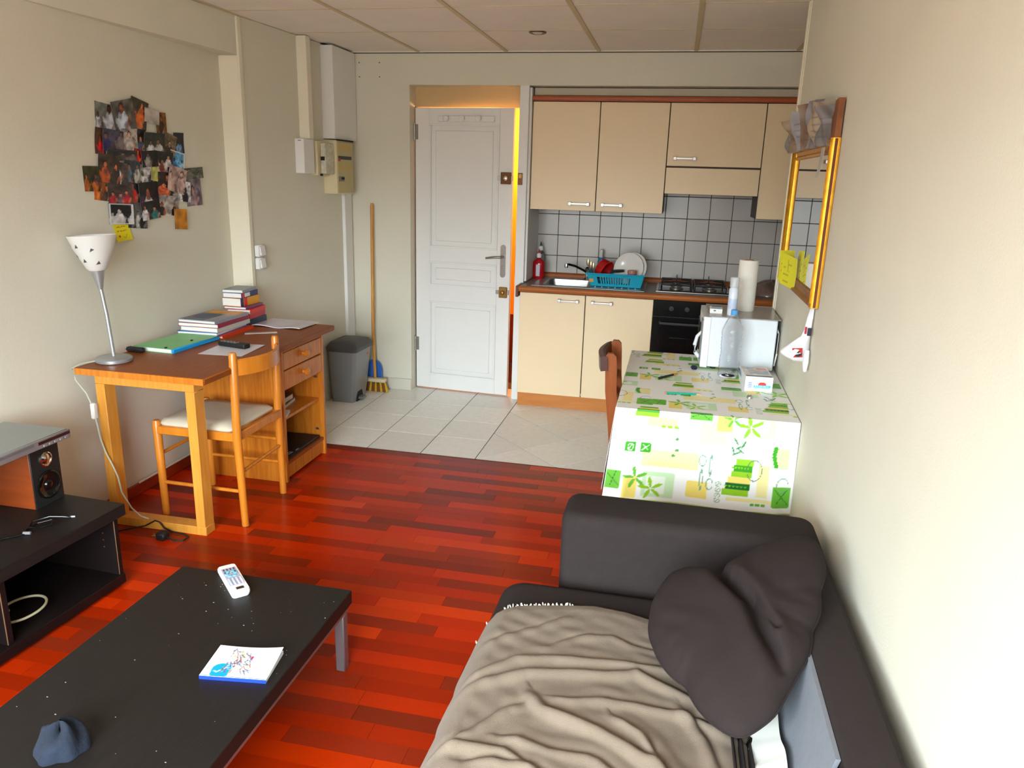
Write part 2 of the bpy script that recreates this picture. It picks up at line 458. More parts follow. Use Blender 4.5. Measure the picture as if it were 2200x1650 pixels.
struct('wall_side_bay', mb, m_wall, 'wall of the bay hidden behind the right wall', loc=(1.2, YE, 0))
# wall with window behind the photographer
wx0, wx1, wz0, wz1 = -2.1, 0.2, 0.45, 2.05
mb = MB(); mb.box(XN, YN-0.15, 0, wx0, YN, H); mb.box(wx1, YN-0.15, 0, XR, YN, H); mb.box(wx0, YN-0.15, 0, wx1, YN, wz0); mb.box(wx0, YN-0.15, wz1, wx1, YN, H)
struct('wall_near', mb, m_wall, 'cream wall with the window behind the photographer', loc=(-1, YN-0.07, 0))
win = thing('window_1', 'white framed window behind the photographer', None, (-0.95, YN-0.08, wz0), kind='structure')
mb = MB()
for xa in (wx0, (wx0+wx1)/2-0.03, wx1-0.06): mb.box(xa, YN-0.11, wz0, xa+0.06, YN-0.05, wz1, 0.004)
mb.box(wx0, YN-0.11, wz0, wx1, YN-0.05, wz0+0.06, 0.004); mb.box(wx0, YN-0.11, wz1-0.06, wx1, YN-0.05, wz1, 0.004)
mb.build('window_frame', m_white, win)
for xa, xb in ((wx0+0.06, -0.98), (-0.92, wx1-0.06)):
    mb = MB(); mb.box(xa, YN-0.082, wz0+0.06, xb, YN-0.078, wz1-0.06); mb.build('pane', m_pane, win)
# ---- ceiling: slab, panels, grid bars
mb = MB(); mb.box(XN-0.15, YN-0.15, H+0.012, 1.62, YB+0.28, H+0.10)
ceiling = struct('ceiling', mb, m_ceil, 'suspended ceiling of square white panels', loc=(-1, 2, H+0.012))
xs = [-2.49]+[-1.764+0.6*k for k in range(-1, 6) if -2.45 < -1.764+0.6*k < 1.48]+[1.49]
ys = [YB]+[4.4616-0.6084*k for k in range(0, 9) if 4.4616-0.6084*k > YN+0.05]+[YN]
for i in range(len(xs)-1):
    for j in range(len(ys)-1):
        if xs[i] > 0.6 and ys[j+1] < 3.4 and ys[j] < 3.9: continue
        x1 = xs[i+1]
        mb = MB(); mb.box(xs[i]+0.003, ys[j+1]+0.003, H+0.003, x1-0.003, ys[j]-0.003, H+0.012)
        mb.build('ceiling_panel', m_ceil, ceiling, smooth=0)
for x in xs[1:-1]:
    mb = MB(); mb.box(x-0.012, YN, H-0.002, x+0.012, YB, H+0.0025); mb.build('grid_bar', m_tbar, ceiling, smooth=0)
for yy in ys[1:-1]:
    mb = MB(); mb.box(-2.48, yy-0.004, H+0.0005, 1.49, yy+0.004, H+0.0028); mb.build('cross_bar', m_tbar, ceiling, smooth=0)
mb = MB(); mb.box(-2.27, YB-0.018, H-0.003, 1.49, YB-0.0005, H+0.003)
mb.build('edge_angle', m_trim, ceiling, smooth=0)
mb = MB(); mb.box(-2.26, YB-0.003, H-0.007, 1.49, YB+0.0, H-0.003); mb.build('shadow_joint', m_dark, ceiling, smooth=0)
# dark chipped patch in the ceiling corner
mb = MB(); mb.prism([(-2.31, 4.80), (-2.275, 4.81), (-2.262, 4.95), (-2.24, 5.10), (-2.262, 5.14), (-2.285, 5.0)], (H-0.003, H+0.002)); mb.build('chipped_edge', m_dark, ceiling, smooth=0)

# ---- trims
mb = MB(); mb.box(xleft(3.95)-0.004, 3.938, 0, xleft(3.95)+0.010, 3.972, H-0.004, 0.003)
struct('trim_1', mb, m_trim, 'cream corner bead on the left wall step')
mb = MB(); mb.prism([(XN, 3.9495), (xleft(3.95)-0.004, 3.9495), (xleft(3.95)-0.004, 3.941), (XN, 3.941)], (0, 2.145))
mb.prism([(XN, 2.07), (XN+0.11, 2.145), (XN, 2.145)], (3.925, 3.941), axis='y') if False else None
struct('trim_2', mb, m_trim, 'cream painted board on the step of the left wall')
mb = MB(); mb.box(XR-0.008, YE-0.022, 0, XR+0.012, YE+0.006, H-0.002, 0.003); mb.box(XR-0.003, YE-0.05, 0, XR, YE-0.022, H-0.002)
struct('trim_3', mb, m_trim, 'cream corner strip at the end of the right wall')
mb = MB(); mb.box(xleft(5.0)-0.02, 5.02, 0.0, xleft(5.1)+0.016, 5.135, 1.43, 0.003)
struct('trim_4', mb, m_white, 'white pipe casing in the corner under the fuse box')
# baseboards
mb = MB(); mb.box(XN, YN, 0, XN+0.012, 3.94, 0.058, 0.003)
struct('baseboard_left', mb, mat('cherry_baseboard', (150, 48, 18), 0.35, var=0.2, vscale=6, stretch=(20, 1.5, 20)), 'cherry coloured baseboard along the left wall')
mb = MB(); mb.box(-2.25, YB-0.012, 0, -1.833, YB, 0.085, 0.002)
struct('baseboard_far', mb, mat('tile_skirting', (216, 210, 194), 0.4), 'cream tile skirting left of the door')

# ---- door recess, door leaf, hall behind
mb = MB(); mb.box(-1.832, 5.285, 2.012, -1.06, 5.42, ZH)
struct('trim_5', mb, mat('transom_tan', (214, 184, 134), 0.7, var=0.03, vscale=4), 'tan panel above the white door')
mb = MB(); mb.box(-1.068, YB-0.002, 0, -1.006, YB+0.135, ZH, 0.002); mb.box(-1.078, YB+0.045, 0, -1.066, YB+0.12, 2.03)
post = struct('trim_6', mb, m_white, 'white door post beside the kitchen alcove')
mb = MB(); mb.box(-1.834, 5.27, 0, -1.828, 5.44, 2.012); 
struct('trim_7', mb, m_dark, 'dark joint on the hinge side of the door')
mb = MB(); mb.box(-1.066, YB-0.006, 1.510, -1.034, YB-0.0021, 1.588, 0.001); kp = mb.build('strike_plate', m_bronze, post)
mb = MB(); mb.box(-1.060, YB-0.008, 1.555, -1.040, YB-0.006, 1.580); mb.build('plate_slot', m_brass, kp)
mb = MB(); mb.box(-1.0775, YB+0.038, 0.89, -1.067, YB+0.045, 1.10, 0.001); mb.build('strike_plate', m_brass, post)
# hall
mb = MB(); mb.box(-2.0, 6.3, 0, -0.9, 6.4, 2.3); mb.box(-2.0, 5.44, 0, -1.9, 6.3, 2.3); mb.box(-1.045, 5.70, 0, -1.0, 6.3, 2.3); mb.box(-1.9, 5.42, 2.2, -1.045, 6.3, 2.3)
struct('wall_hall', mb, m_hall, 'yellow lit hall wall seen through the door gap')
mb = MB(); mb.box(-1.5, 6.27, 0, -1.07, 6.298, 0.42); struct('trim_8', mb, mat('hall_red_board', (110, 36, 16), 0.6), 'dark red board low in the hall')
pl = bpy.data.lights.new('hall_lamp', 'POINT'); pl.energy = 26; pl.color = (1.0, 0.72, 0.30); pl.shadow_soft_size = 0.08
plo = bpy.data.objects.new('hall_lamp', pl); COL.objects.link(plo); plo.location = (-1.45, 5.95, 1.9)

DW = 0.712; ang = math.atan2(5.196-5.247, 0.708)
door = thing('door_1', 'white panelled entrance door standing slightly ajar', None, (-1.822, 5.247, 0), ang, kind='structure')
# local: x along leaf 0..DW, y thickness 0..0.04 (front face y=0 faces the room), z up
def fr(mb, x0, z0, x1, z1, w_, d):   # raised moulding ring
    mb.box(x0, -d, z0, x1, 0, z0+w_, 0.002); mb.box(x0, -d, z1-w_, x1, 0, z1, 0.002); mb.box(x0, -d, z0+w_, x0+w_, 0, z1-w_, 0.002); mb.box(x1-w_, -d, z0+w_, x1, 0, z1-w_, 0.002)
Pn = [(0.105, 1.06, 0.615, 1.90), (0.105, 0.785, 0.615, 0.96), (0.105, 0.115, 0.615, 0.672)]
mb = MB(); mb.box(0, 0, 0.012, 0.105, 0.04, 2.004, 0.002); mb.box(0.615, 0, 0.012, DW, 0.04, 2.004, 0.002)
for za, zb in ((0.012, 0.115), (0.672, 0.785), (0.96, 1.06), (1.90, 2.004)): mb.box(0.105, 0, za, 0.615, 0.04, zb)
mb.build('door_frame', m_white, door, local=True)
for (x0, z0, x1, z1) in Pn:
    mb = MB(); mb.box(x0, 0.010, z0, x1, 0.032, z1); mb.box(x0+0.045, 0.003, z0+0.045, x1-0.045, 0.0105, z1-0.045, 0.006)
    p = mb.build('door_panel', m_white, door, local=True)
    mb = MB(); fr(mb, x0, z0, x1, z1, 0.012, 0.003); mb.build('moulding', m_white, p, local=True)
mb = MB(); mb.box(0.175, -0.014, 1.912, 0.580, 0, 1.952, 0.003); hk = mb.build('hook_rail', m_white, door, local=True)
for xk in (0.24, 0.355, 0.472):
    mb = MB(); mb.lathe([(0.008, -0.014), (0.008, -0.030), (0.019, -0.036), (0.021, -0.046), (0.012, -0.053)], (xk, 0, 1.932), 14, 'y'); mb.build('hook_knob', m_white, hk, local=True)
def lock(x0, z0, x1, z1, mt, knob, n):
    mb = MB(); mb.box(x0, -0.022, z0, x1, 0, z1, 0.003); l = mb.build('rim_lock', mt, door, local=True)
    mb = MB(); mb.lathe([(0.014, -0.022), (0.016, -0.032), (0.010, -0.042), (0.003, -0.044)], ((x0+x1)/2, 0, (z0+z1)/2), 14, 'y'); mb.build('lock_knob', knob, l, local=True)
    mb = MB(); mb.box(x0-0.026, -0.012, (z0+z1)/2-0.014, x0, 0, (z0+z1)/2+0.014, 0.001); mb.build('lock_bolt', m_steel, l, local=True)
    mb = MB(); mb.box(x1, -0.014, (z0+z1)/2-0.016, x1+0.012, 0, (z0+z1)/2+0.016, 0.001); mb.build('lock_bolt', m_steel, l, local=True)
lock(0.634, 1.512, 0.706, 1.590, m_bronze, m_chrome, 0)
lock(0.640, 0.732, 0.698, 0.808, m_brass, m_brass, 1)
mb = MB(); pts = []
for a in range(13): pts.append((0.660+0.019*math.cos(math.pi*a/12), 1.083+0.019*math.sin(math.pi*a/12)))
for a in range(13): pts.append((0.660-0.019*math.cos(math.pi*a/12), 0.893-0.019*math.sin(math.pi*a/12)))
mb.prism(pts, (-0.005, 0), 'y'); hp = mb.build('handle_plate', m_dsteel, door, local=True)
mb = MB(); mb.tube([(0.662, -0.004, 1.02), (0.662, -0.045, 1.02), (0.652, -0.052, 1.02), (0.60, -0.053, 1.016), (0.548, -0.050, 1.008)], [0.010, 0.009, 0.009, 0.0085, 0.007], 10); mb.build('door_handle', m_dsteel, hp, local=True)
mb = MB(); mb.lathe([(0.008, -0.004), (0.008, -0.008), (0.003, -0.010)], (0.660, 0, 0.945), 12, 'y'); mb.box(0.657, -0.018, 0.935, 0.663, -0.008, 0.955); mb.build('key_cylinder', m_dsteel, hp, local=True)
for zc in (1.845, 0.345):
    mb = MB(); mb.tube([(-0.004, -0.006, zc-0.055), (-0.004, -0.006, zc+0.055)], 0.007, 10); mb.box(0.002, -0.003, zc-0.05, 0.022, 0, zc+0.05); mb.build('hinge', m_steel, door, local=True)

# ---- kitchen alcove
mb = MB(); mb.box(-1.06, 5.61, 0, 1.62, 5.72, H); alc = struct('wall_alcove', mb, m_wall, 'rear wall of the kitchen alcove behind the wall tiles', loc=(0, 5.66, 0))
mb = MB(); mb.box(-1.035, YB+0.135, 0, -1.004, 5.61, ZH); mb.box(-1.006, 5.19, 0.86, -0.992, 5.61, ZH-0.01); struct('wall_alcove_side', mb, m_white, 'white side panel of the kitchen alcove')
mb = MB(); mb.box(-0.985, 5.245, 2.090, 1.49, 5.262, ZH-0.006); struct('trim_9', mb, mat('filler_grey', (206, 196, 172), 0.7), 'grey filler board above the brown cornice rail')
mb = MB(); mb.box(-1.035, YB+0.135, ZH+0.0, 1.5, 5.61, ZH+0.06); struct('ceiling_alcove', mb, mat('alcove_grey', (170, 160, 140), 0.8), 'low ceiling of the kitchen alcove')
m_wt = mat('wall_tile_glazed', (190, 183, 176), 0.2, var=0.02, vscale=12)
m_wg = mat('dark_tile_joint', (52, 47, 44), 0.8)
mb = MB(); mb.box(-0.992, 5.604, 0.86, 1.49, 5.61, 1.62); mb.build('grout_bed', m_wg, alc)
mt = MB(); mt.box(-0.0746, -0.0025, -0.0732, 0.0746, 0.0025, 0.0732, 0.0014); me_wt = mt.mesh('wall_tile', m_wt, smooth=0)
off = wloc(alc)
zrow = [1.0845-0.1505+0.1505*k for k in range(0, 5)]
for j, zc in enumerate([0.9330, 1.0835, 1.234, 1.3845, 1.535]):
    for i in range(17):
        xc = -0.9945+0.153*(i)+0.0765
        if xc+0.07 > 1.49: continue
        o = inst('wall_tile', me_wt, Vector((xc, 5.6015, zc))-off, parent=alc)

# ================================================================== KITCHEN UNITS
def bar_handle(mb_parent, x0, x1, yf, z):
    """steel bow handle with two square ends; returns the handle object"""
    mb = MB()
    mb.box(x0, yf-0.030, z-0.011, x0+0.022, yf, z+0.011, 0.002); mb.box(x1-0.022, yf-0.030, z-0.011, x1, yf, z+0.011, 0.002)
    mb.box(x0+0.02, yf-0.027, z-0.007, x1-0.02, yf-0.020, z+0.007, 0.002)
    return mb.build('handle', m_steel, mb_parent)
YU = 5.220
def upper(name, label, x0, x1, zb, zt, handle, split=None):
    c = thing(name, label, 'cabinet', ((x0+x1)/2, 5.4, zb), group='cream wall cabinets')
    mb = MB(); mb.box(x0+0.001, YU+0.020, zb, x1-0.001, 5.598, zt); mb.build('body', mat('dark_carcass', (70, 54, 44), 0.6), c)
    segs = [(zb, zt)] if split is None else [(split+0.004, zt), (zb, split-0.004)]
    for k, (a, b) in enumerate(segs):
        mb = MB(); mb.box(x0+0.0028, YU, a+0.001, x1-0.0028, YU+0.018, b-0.002, 0.0015)
        d = mb.build('door' if k == 0 else 'flap', m_cab, c)
        if k == 0 and handle: bar_handle(d, handle[0], handle[1], YU, handle[2])
    return c
upper('wall_cabinet', 'leftmost cream wall cabinet above the sink', -0.990, -0.540, 1.352, 2.050, (-0.722, -0.578, 1.398))
upper('wall_cabinet', 'second cream wall cabinet above the dish rack', -0.540, -0.092, 1.352, 2.050, (-0.502, -0.358, 1.397))
upper('wall_cabinet', 'short cream hood cabinet with a hinged flap above the hob', -0.092, 0.503, 1.483, 2.050, (-0.050, 0.095, 1.707), split=1.655)
upper('wall_cabinet', 'cream wall cabinet right of the hood, cut off by the right wall', 0.503, 0.953, 1.342, 2.050, None)
mb = MB(); mb.box(-1.0, YU-0.022, 2.052, 1.40, 5.59, 2.056); mb.prism([(YU-0.024, 2.056), (YU-0.028, 2.066), (YU-0.024, 2.082), (YU+0.01, 2.086), (YU+0.01, 2.056)], (-1.003, 1.40), 'x')
tag(mb.build('cornice_rail', mat('cornice_brown', (168, 80, 30), 0.4, var=0.3, vscale=5, stretch=(1, 10, 10))), 'reddish brown cornice rail on top of the wall cabinets', 'rail')
YL = 5.022
bc = thing('base_cabinet', 'cream two-door sink cabinet under the worktop', 'cabinet', (-0.55, 5.3, 0))
mb = MB(); mb.box(-1.000, YL+0.020, 0.10, -0.985, 5.595, 0.812); mb.box(-0.115, YL+0.020, 0.10, -0.100, 5.595, 0.812); mb.box(-0.985, YL+0.020, 0.10, -0.115, 5.595, 0.118); mb.box(-0.985, 5.585, 0.118, -0.115, 5.595, 0.812); mb.build('body', m_cab, bc)
MB().box(-0.557, YL+0.019, 0.118, -0.543, YL+0.034, 0.806).build('mullion', mat('dark_carcass', (70, 54, 44), 0.6), bc)
mb = MB(); mb.box(-0.999, YL, 0.096, -0.5535, YL+0.018, 0.806, 0.002); d = mb.build('door', m_cab, bc); bar_handle(d, -0.735, -0.592, YL, 0.765)
mb = MB(); mb.box(-0.5475, YL, 0.096, -0.101, YL+0.018, 0.806, 0.002); d = mb.build('door', m_cab, bc); bar_handle(d, -0.511, -0.366, YL, 0.765)
mb = MB(); mb.box(-0.999, YL+0.018, 0.0, 1.10, YL+0.034, 0.094, 0.001); mb.build('plinth', m_plinth, bc)
ov = thing('oven', 'black built-in oven under the hob', 'oven', (0.20, 5.3, 0))
mb = MB(); mb.box(-0.098, YL+0.02, 0.10, 0.495, 5.59, 0.80); mb.build('body', m_blackm, ov)
mb = MB(); mb.box(-0.096, YL+0.002, 0.70, 0.493, YL+0.02, 0.808, 0.002); cp = mb.build('control_panel', m_black, ov)
for k in range(5):
    mb = MB(); mb.lathe([(0.018, -0.0), (0.016, -0.02), (0.004, -0.021)], (0.02+k*0.1, YL+0.002, 0.757), 14, 'y'); mb.build('knob', m_blackm, cp)
mb = MB(); mb.box(-0.096, YL, 0.13, 0.493, YL+0.02, 0.694, 0.003); dd = mb.build('door', m_black, ov)
mb = MB(); mb.box(0.02, YL-0.003, 0.20, 0.38, YL, 0.56); mb.build('glass', mat('oven_glass', (22, 21, 22), 0.06), dd)
mb = MB(); mb.tube([(-0.05, YL, 0.660), (-0.05, YL-0.035, 0.660), (0.44, YL-0.035, 0.660), (0.44, YL, 0.660)], 0.009, 8); mb.build('handle', mat('oven_handle', (62, 60, 62), 0.4), dd)
bc2 = thing('base_cabinet', 'cream base cabinet right of the oven behind the microwave', 'cabinet', (0.75, 5.3, 0))
mb = MB(); mb.box(0.50, YL+0.02, 0.10, 0.95, 5.595, 0.812); mb.build('body', m_cab, bc2)
mb = MB(); mb.box(0.502, YL, 0.096, 0.948, YL+0.018, 0.806, 0.002); mb.build('door', m_cab, bc2)
# worktop with cut-outs for the sink
ct = thing('worktop', 'brown edged kitchen worktop running along the alcove', 'worktop', (0.2, 5.3, 0.812))
ZC = 0.850
sx0, sx1, sy0, sy1 = -0.86, -0.55, 5.10, 5.46
mb = MB(); mb.box(-1.0, 5.005, 0.812, 1.45, sy0, ZC); mb.box(-1.0, sy1, 0.812, 1.45, 5.585, ZC); mb.box(-1.0, sy0, 0.812, sx0, sy1, ZC); mb.box(sx1, sy0, 0.812, 1.45, sy1, ZC)
mb.build('top', m_ctop, ct)
mb = MB()
prof = [(5.006, 0.812)]+[(5.000-0.012*math.sin(math.pi*k/8)-0.0, 0.831-0.019*math.cos(math.pi*k/8)) for k in range(9)]+[(5.006, 0.850), (5.02, 0.8512), (5.02, 0.8502), (5.006, 0.849)]
mb.prism(prof[:10]+[(5.0065, 0.8505)], (-1.018, 1.45), 'x'); mb.build('front_edge', m_counter, ct)
mb = MB(); mb.box(-1.024, 4.985, 0.776, -1.006, 5.16, 0.852, 0.003); mb.build('end_cap', mat('worktop_end_dark', (110, 60, 32), 0.45), ct)
mb = MB(); mb.prism([(5.585, 0.85), (5.570, 0.85), (5.570, 0.872), (5.585, 0.884), (5.598, 0.884), (5.598, 0.85)], (-0.99, 1.45), 'x'); mb.build('upstand', m_counter, ct)
# sink
sk = thing('kitchen_sink', 'stainless steel inset sink with drainer under the blue dish rack', 'sink', (-0.55, 5.28, ZC))
mb = MB()
x0, x1, y0, y1 = -0.93, -0.165, 5.045, 5.535
z = ZC+0.0005; zt = ZC+0.006
mb.box(x0, y0, z, x1, sy0, zt, 0.002); mb.box(x0, sy1, z, x1, y1, zt, 0.002); mb.box(x0, sy0, z, sx0, sy1, zt, 0.002); mb.box(sx1, sy0, z, x1, sy1, zt, 0.002)
rim = mb.build('rim', m_steel, sk)
mb = MB()
def rr(cx, cy, hx, hy, r, z, n=5):
    out = []
    for (sx, sy, a0) in ((1, 1, 0), (-1, 1, 90), (-1, -1, 180), (1, -1, 270)):
        for k in range(n+1):
            a = RAD(a0+90*k/n); out.append((cx+sx*(hx-r)+r*math.cos(a), cy+sy*(hy-r)+r*math.sin(a), z))
    return out
bx, by = (sx0+sx1)/2, (sy0+sy1)/2; hx, hy = (sx1-sx0)/2+0.004, (sy1-sy0)/2+0.004
mb.loft([rr(bx, by, hx, hy, 0.03, zt+0.001), rr(bx, by, hx-0.006, hy-0.006, 0.035, zt-0.004), rr(bx, by, hx-0.02, hy-0.02, 0.05, ZC-0.12), rr(bx, by, hx-0.05, hy-0.05, 0.05, ZC-0.135)], cap=False)
mb.add(rr(bx, by, hx-0.05, hy-0.05, 0.05, ZC-0.135), [tuple(range(24))])
mb.build('basin', m_steel, sk, recalc=False)
for k in range(7):
    mb = MB(); mb.box(sx1+0.045+k*0.045, sy0+0.02, zt, sx1+0.055+k*0.045, sy1-0.02, zt+0.003, 0.001); mb.build('drainer_rib', m_steel, sk)
# tap
tp = thing('tap', 'black swivel tap with chrome tip behind the sink', 'tap', (-0.62, 5.50, zt))
mb = MB(); mb.lathe([(0.024, 0), (0.024, 0.012), (0.017, 0.02), (0.016, 0.075), (0.02, 0.08), (0.01, 0.092)], (-0.60, 5.50, zt), 16); mb.build('base', m_chrome, tp)
mb = MB(); mb.tube([(-0.60, 5.50, zt+0.05), (-0.63, 5.48, 0.925), (-0.68, 5.42, 0.957), (-0.722, 5.37, 0.972), (-0.735, 5.355, 0.97)], 0.0085, 10); mb.build('spout', m_black, tp)
mb = MB(); mb.lathe([(0.012, -0.016), (0.013, 0.0), (0.011, 0.012)], (-0.735, 5.352, 0.965), 14); mb.build('aerator', m_chrome, tp)
# dish rack
rk = thing('dish_rack', 'turquoise plastic dish rack on the drainer', 'dish rack', (-0.37, 5.25, zt))
m_turq = mat('turquoise_plastic', (20, 160, 190), 0.35)
rx0, rx1, ry0, ry1, rz0, rz1 = -0.535, -0.195, 5.145, 5.40, zt+0.004, zt+0.088
def rk_at(t): return rx0-0.030*t, rx1+0.020*t, ry0-0.02*t, ry1+0.02*t
mb = MB(); mb.box(rx0, ry0, rz0, rx1, ry1, rz0+0.006, 0.002); mb.build('floor', m_turq, rk)
mb = MB()
for nm, sl in (('front', 0), ('back', 1)):
    pass
def rackside(ya, yb, nslots):
    mb = MB(); n = nslots; x0_, x1_, _, _ = rk_at(0); X0, X1, _, _ = rk_at(1)
    zs_ = [rz0, rz0+0.018, rz0+0.064, rz1]
    def pt(s, z_):
        t = (z_-rz0)/(rz1-rz0); a = x0_+(X0-x0_)*t; b = x1_+(X1-x1_)*t; return (a+(b-a)*s, ya+(yb-ya)*t, z_)
    for (za, zb) in ((zs_[0], zs_[1]), (zs_[2], zs_[3])):
        A = [pt(0, za), pt(1, za), pt(1, zb), pt(0, zb)]; dy = 0.004 if ya < 5.3 else -0.004
        mb.add(A+[(p[0], p[1]+dy, p[2]) for p in A], [(0, 1, 2, 3), (7, 6, 5, 4), (0, 4, 5, 1), (1, 5, 6, 2), (2, 6, 7, 3), (3, 7, 4, 0)])
    edges = [(0, 0.17)]+[(0.22+0.55*k/n, 0.22+0.55*(k+0.55)/n) for k in range(n)]+[(0.77, 1.0)]
    for a, b in edges:
        A = [pt(a, zs_[1]), pt(b, zs_[1]), pt(b, zs_[2]), pt(a, zs_[2])]; dy = 0.004 if ya < 5.3 else -0.004
        mb.add(A+[(p[0], p[1]+dy, p[2]) for p in A], [(0, 1, 2, 3), (7, 6, 5, 4), (0, 4, 5, 1), (1, 5, 6, 2), (2, 6, 7, 3), (3, 7, 4, 0)])
    return mb
rackside(ry0, ry0-0.02, 12).build('slotted_side', m_turq, rk, smooth=0)
rackside(ry1, ry1+0.02, 12).build('slotted_side', m_turq, rk, smooth=0)
for (xa, xb) in ((rx0, rx0-0.03), (rx1, rx1+0.02)):
    A = [(xa, ry0, rz0), (xa, ry1, rz0), (xb, ry1+0.02, rz1), (xb, ry0-0.02, rz1)]; dx = 0.004 if xa < -0.3 else -0.004
    mb = MB(); mb.add(A+[(p[0]+dx, p[1], p[2]) for p in A], [(0, 1, 2, 3), (7, 6, 5, 4), (0, 4, 5, 1), (1, 5, 6, 2), (2, 6, 7, 3), (3, 7, 4, 0)]); mb.build('end', m_turq, rk, smooth=0)
mb = MB(); X0, X1, Y0, Y1 = rk_at(1)
mb.tube([(X0, Y0, rz1), (X1, Y0, rz1), (X1, Y1, rz1), (X0, Y1, rz1), (X0, Y0, rz1)], 0.006, 6); mb.build('rolled_rim', m_turq, rk)
mb = MB(); mb.box(-0.545, ry0-0.014, rz0+0.028, -0.515, ry0-0.011, rz0+0.05); mb.build('sticker', mat('orange_sticker', (210, 150, 60), 0.6), rk)
# plates
m_plate = mat('white_china', (222, 218, 212), 0.15)
for i, (px, lean, lab) in enumerate(((-0.288, 0.10, 'large pale plate standing upright in the blue dish rack'), (-0.262, 0.16, 'white dinner plate behind the large plate in the rack'))):
    mb = MB(); mb.lathe([(0.002, 0.0), (0.055, 0.0), (0.062, 0.004), (0.105, 0.014), (0.108, 0.017), (0.104, 0.018), (0.06, 0.008), (0.052, 0.004), (0.002, 0.004)], (0, 0, 0), 40)
    # stand the plate facing the room, leaning back
    nn = Vector((-0.30-0.1*i, -0.9, 0.26)).normalized(); R = Matrix.Translation((px, 5.285+0.028*i, rz0+0.006+0.106)) @ Vector((0, 0, 1)).rotation_difference(nn).to_matrix().to_4x4()
    mb.move(M=R); tag(mb.build('plate', m_plate, loc=(px, 5.27, rz0+0.008)), lab, 'plate', 'plates in the dish rack')
# red pan / cup lying in rack
pn = thing('red_saucepan', 'red saucepan lying tilted in the left of the dish rack', 'saucepan', (-0.43, 5.27, rz0+0.006))
mb = MB(); mb.lathe([(0.003, 0), (0.055, 0), (0.066, 0.01), (0.072, 0.062), (0.075, 0.064), (0.070, 0.064), (0.062, 0.012), (0.052, 0.004), (0.003, 0.004)], (0, 0, 0), 28)
mb.move(M=Matrix.Translation((-0.468, 5.27, rz1+0.022)) @ Matrix.Rotation(RAD(-24), 4, 'Z') @ Matrix.Rotation(RAD(115), 4, 'Y') @ Matrix.Translation((0, 0, -0.03)))
mb.build('bowl', mat('red_enamel', (176, 26, 24), 0.22), pn)
mb = MB(); mb.tube([(-0.41, 5.25, rz1+0.008), (-0.36, 5.25, rz1+0.012), (-0.32, 5.245, rz1+0.017)], [0.010, 0.011, 0.009], 8); mb.build('handle', m_blackm, pn)
for i, (dx, hh, t, lab) in enumerate(((-0.012, 0.085, -0.020, 'tallest steel spoon in the corner of the dish rack'), (0.004, 0.07, 0.0, 'steel fork leaning beside the spoons in the rack'), (0.018, 0.062, 0.018, 'short steel spoon next to the red saucepan'))):
    cx = -0.548+dx; mb = MB(); mb.tube([(cx+0.02, 5.20, rz0+0.008), (cx, 5.19, rz1+hh-0.035)], 0.0028, 6)
    mb.lathe([(0.002, -0.03), (0.010, -0.018), (0.012, 0.0), (0.008, 0.018), (0.002, 0.026)], (cx+t*0.2, 5.19, rz1+hh-0.015), 12, 'z', 0.3)
    tag(mb.build('cutlery', mat('worn_steel', (150, 138, 112), 0.3, 0.8), loc=(cx+0.02, 5.2, rz0+0.007)), lab, 'cutlery', 'cutlery in the dish rack')
gl = thing('glass_jar', 'small pink tinted glass standing at the front of the dish rack', 'glass', (-0.262, 5.19, rz0+0.006))
mb = MB(); mb.lathe([(0.003, 0), (0.026, 0), (0.028, 0.004), (0.030, 0.105), (0.028, 0.105), (0.026, 0.008), (0.003, 0.007)], (-0.262, 5.19, rz0+0.006), 20); mb.build('body', mat('pink_glass', (230, 170, 190), 0.08, trans=0.7), gl)
mb = MB(); mb.lathe([(0.0308, 0.085), (0.0312, 0.088), (0.0312, 0.103), (0.0308, 0.106)], (-0.262, 5.19, rz0+0.006), 20); mb.build('band', mat('brown_band', (176, 120, 100), 0.4), gl)
mb = MB(); mb.lathe([(0.003, 0), (0.03, 0), (0.042, 0.02), (0.046, 0.045), (0.043, 0.045), (0.03, 0.006), (0.003, 0.006)], (-0.372, 5.21, rz0+0.0065), 26)
tag(mb.build('bowl', mat('grey_china', (150, 150, 156), 0.25), loc=(-0.372, 5.21, rz0+0.0065)), 'grey bowl between the red saucepan and plates in the rack', 'bowl')
# bottles by the tiles
def bottle(name, label, x, y, z0, prof, mt, cap=None, capm=None, lab=None, labm=None, sy=1.0):
    b = thing(name, label, 'bottle', (x, y, z0)); MB().lathe(prof, (x, y, z0), 20, 'z', sy).build('body', mt, b)
    if cap: MB().lathe(cap, (x, y, z0), 14).build('cap', capm, b)
    if lab: MB().lathe(lab, (x, y, z0), 20, 'z', sy).build('label', labm, b)
    return b
bt = bottle('washing_up_bottle', 'red washing-up liquid bottle at the left end of the worktop', -0.950, 5.44, ZC+0.0, [(0.003, 0), (0.040, 0), (0.043, 0.008), (0.043, 0.105), (0.038, 0.13), (0.014, 0.145), (0.013, 0.152)], mat('red_soap', (190, 20, 30), 0.12, trans=0.25), [(0.014, 0.152), (0.017, 0.156), (0.018, 0.175), (0.010, 0.185)], m_white, None, None, 0.6)
MB().lathe([(0.008, 0.183), (0.009, 0.19), (0.002, 0.215)], (-0.950, 5.44, ZC), 12).build('nozzle', mat('red_cap', (190, 24, 34), 0.4), bt)
mb = MB(); mb.box(-0.966, 5.4110, ZC+0.02, -0.936, 5.4155, ZC+0.105, 0.003); mb.build('label', mat('pale_label', (196, 186, 200), 0.4), bt)
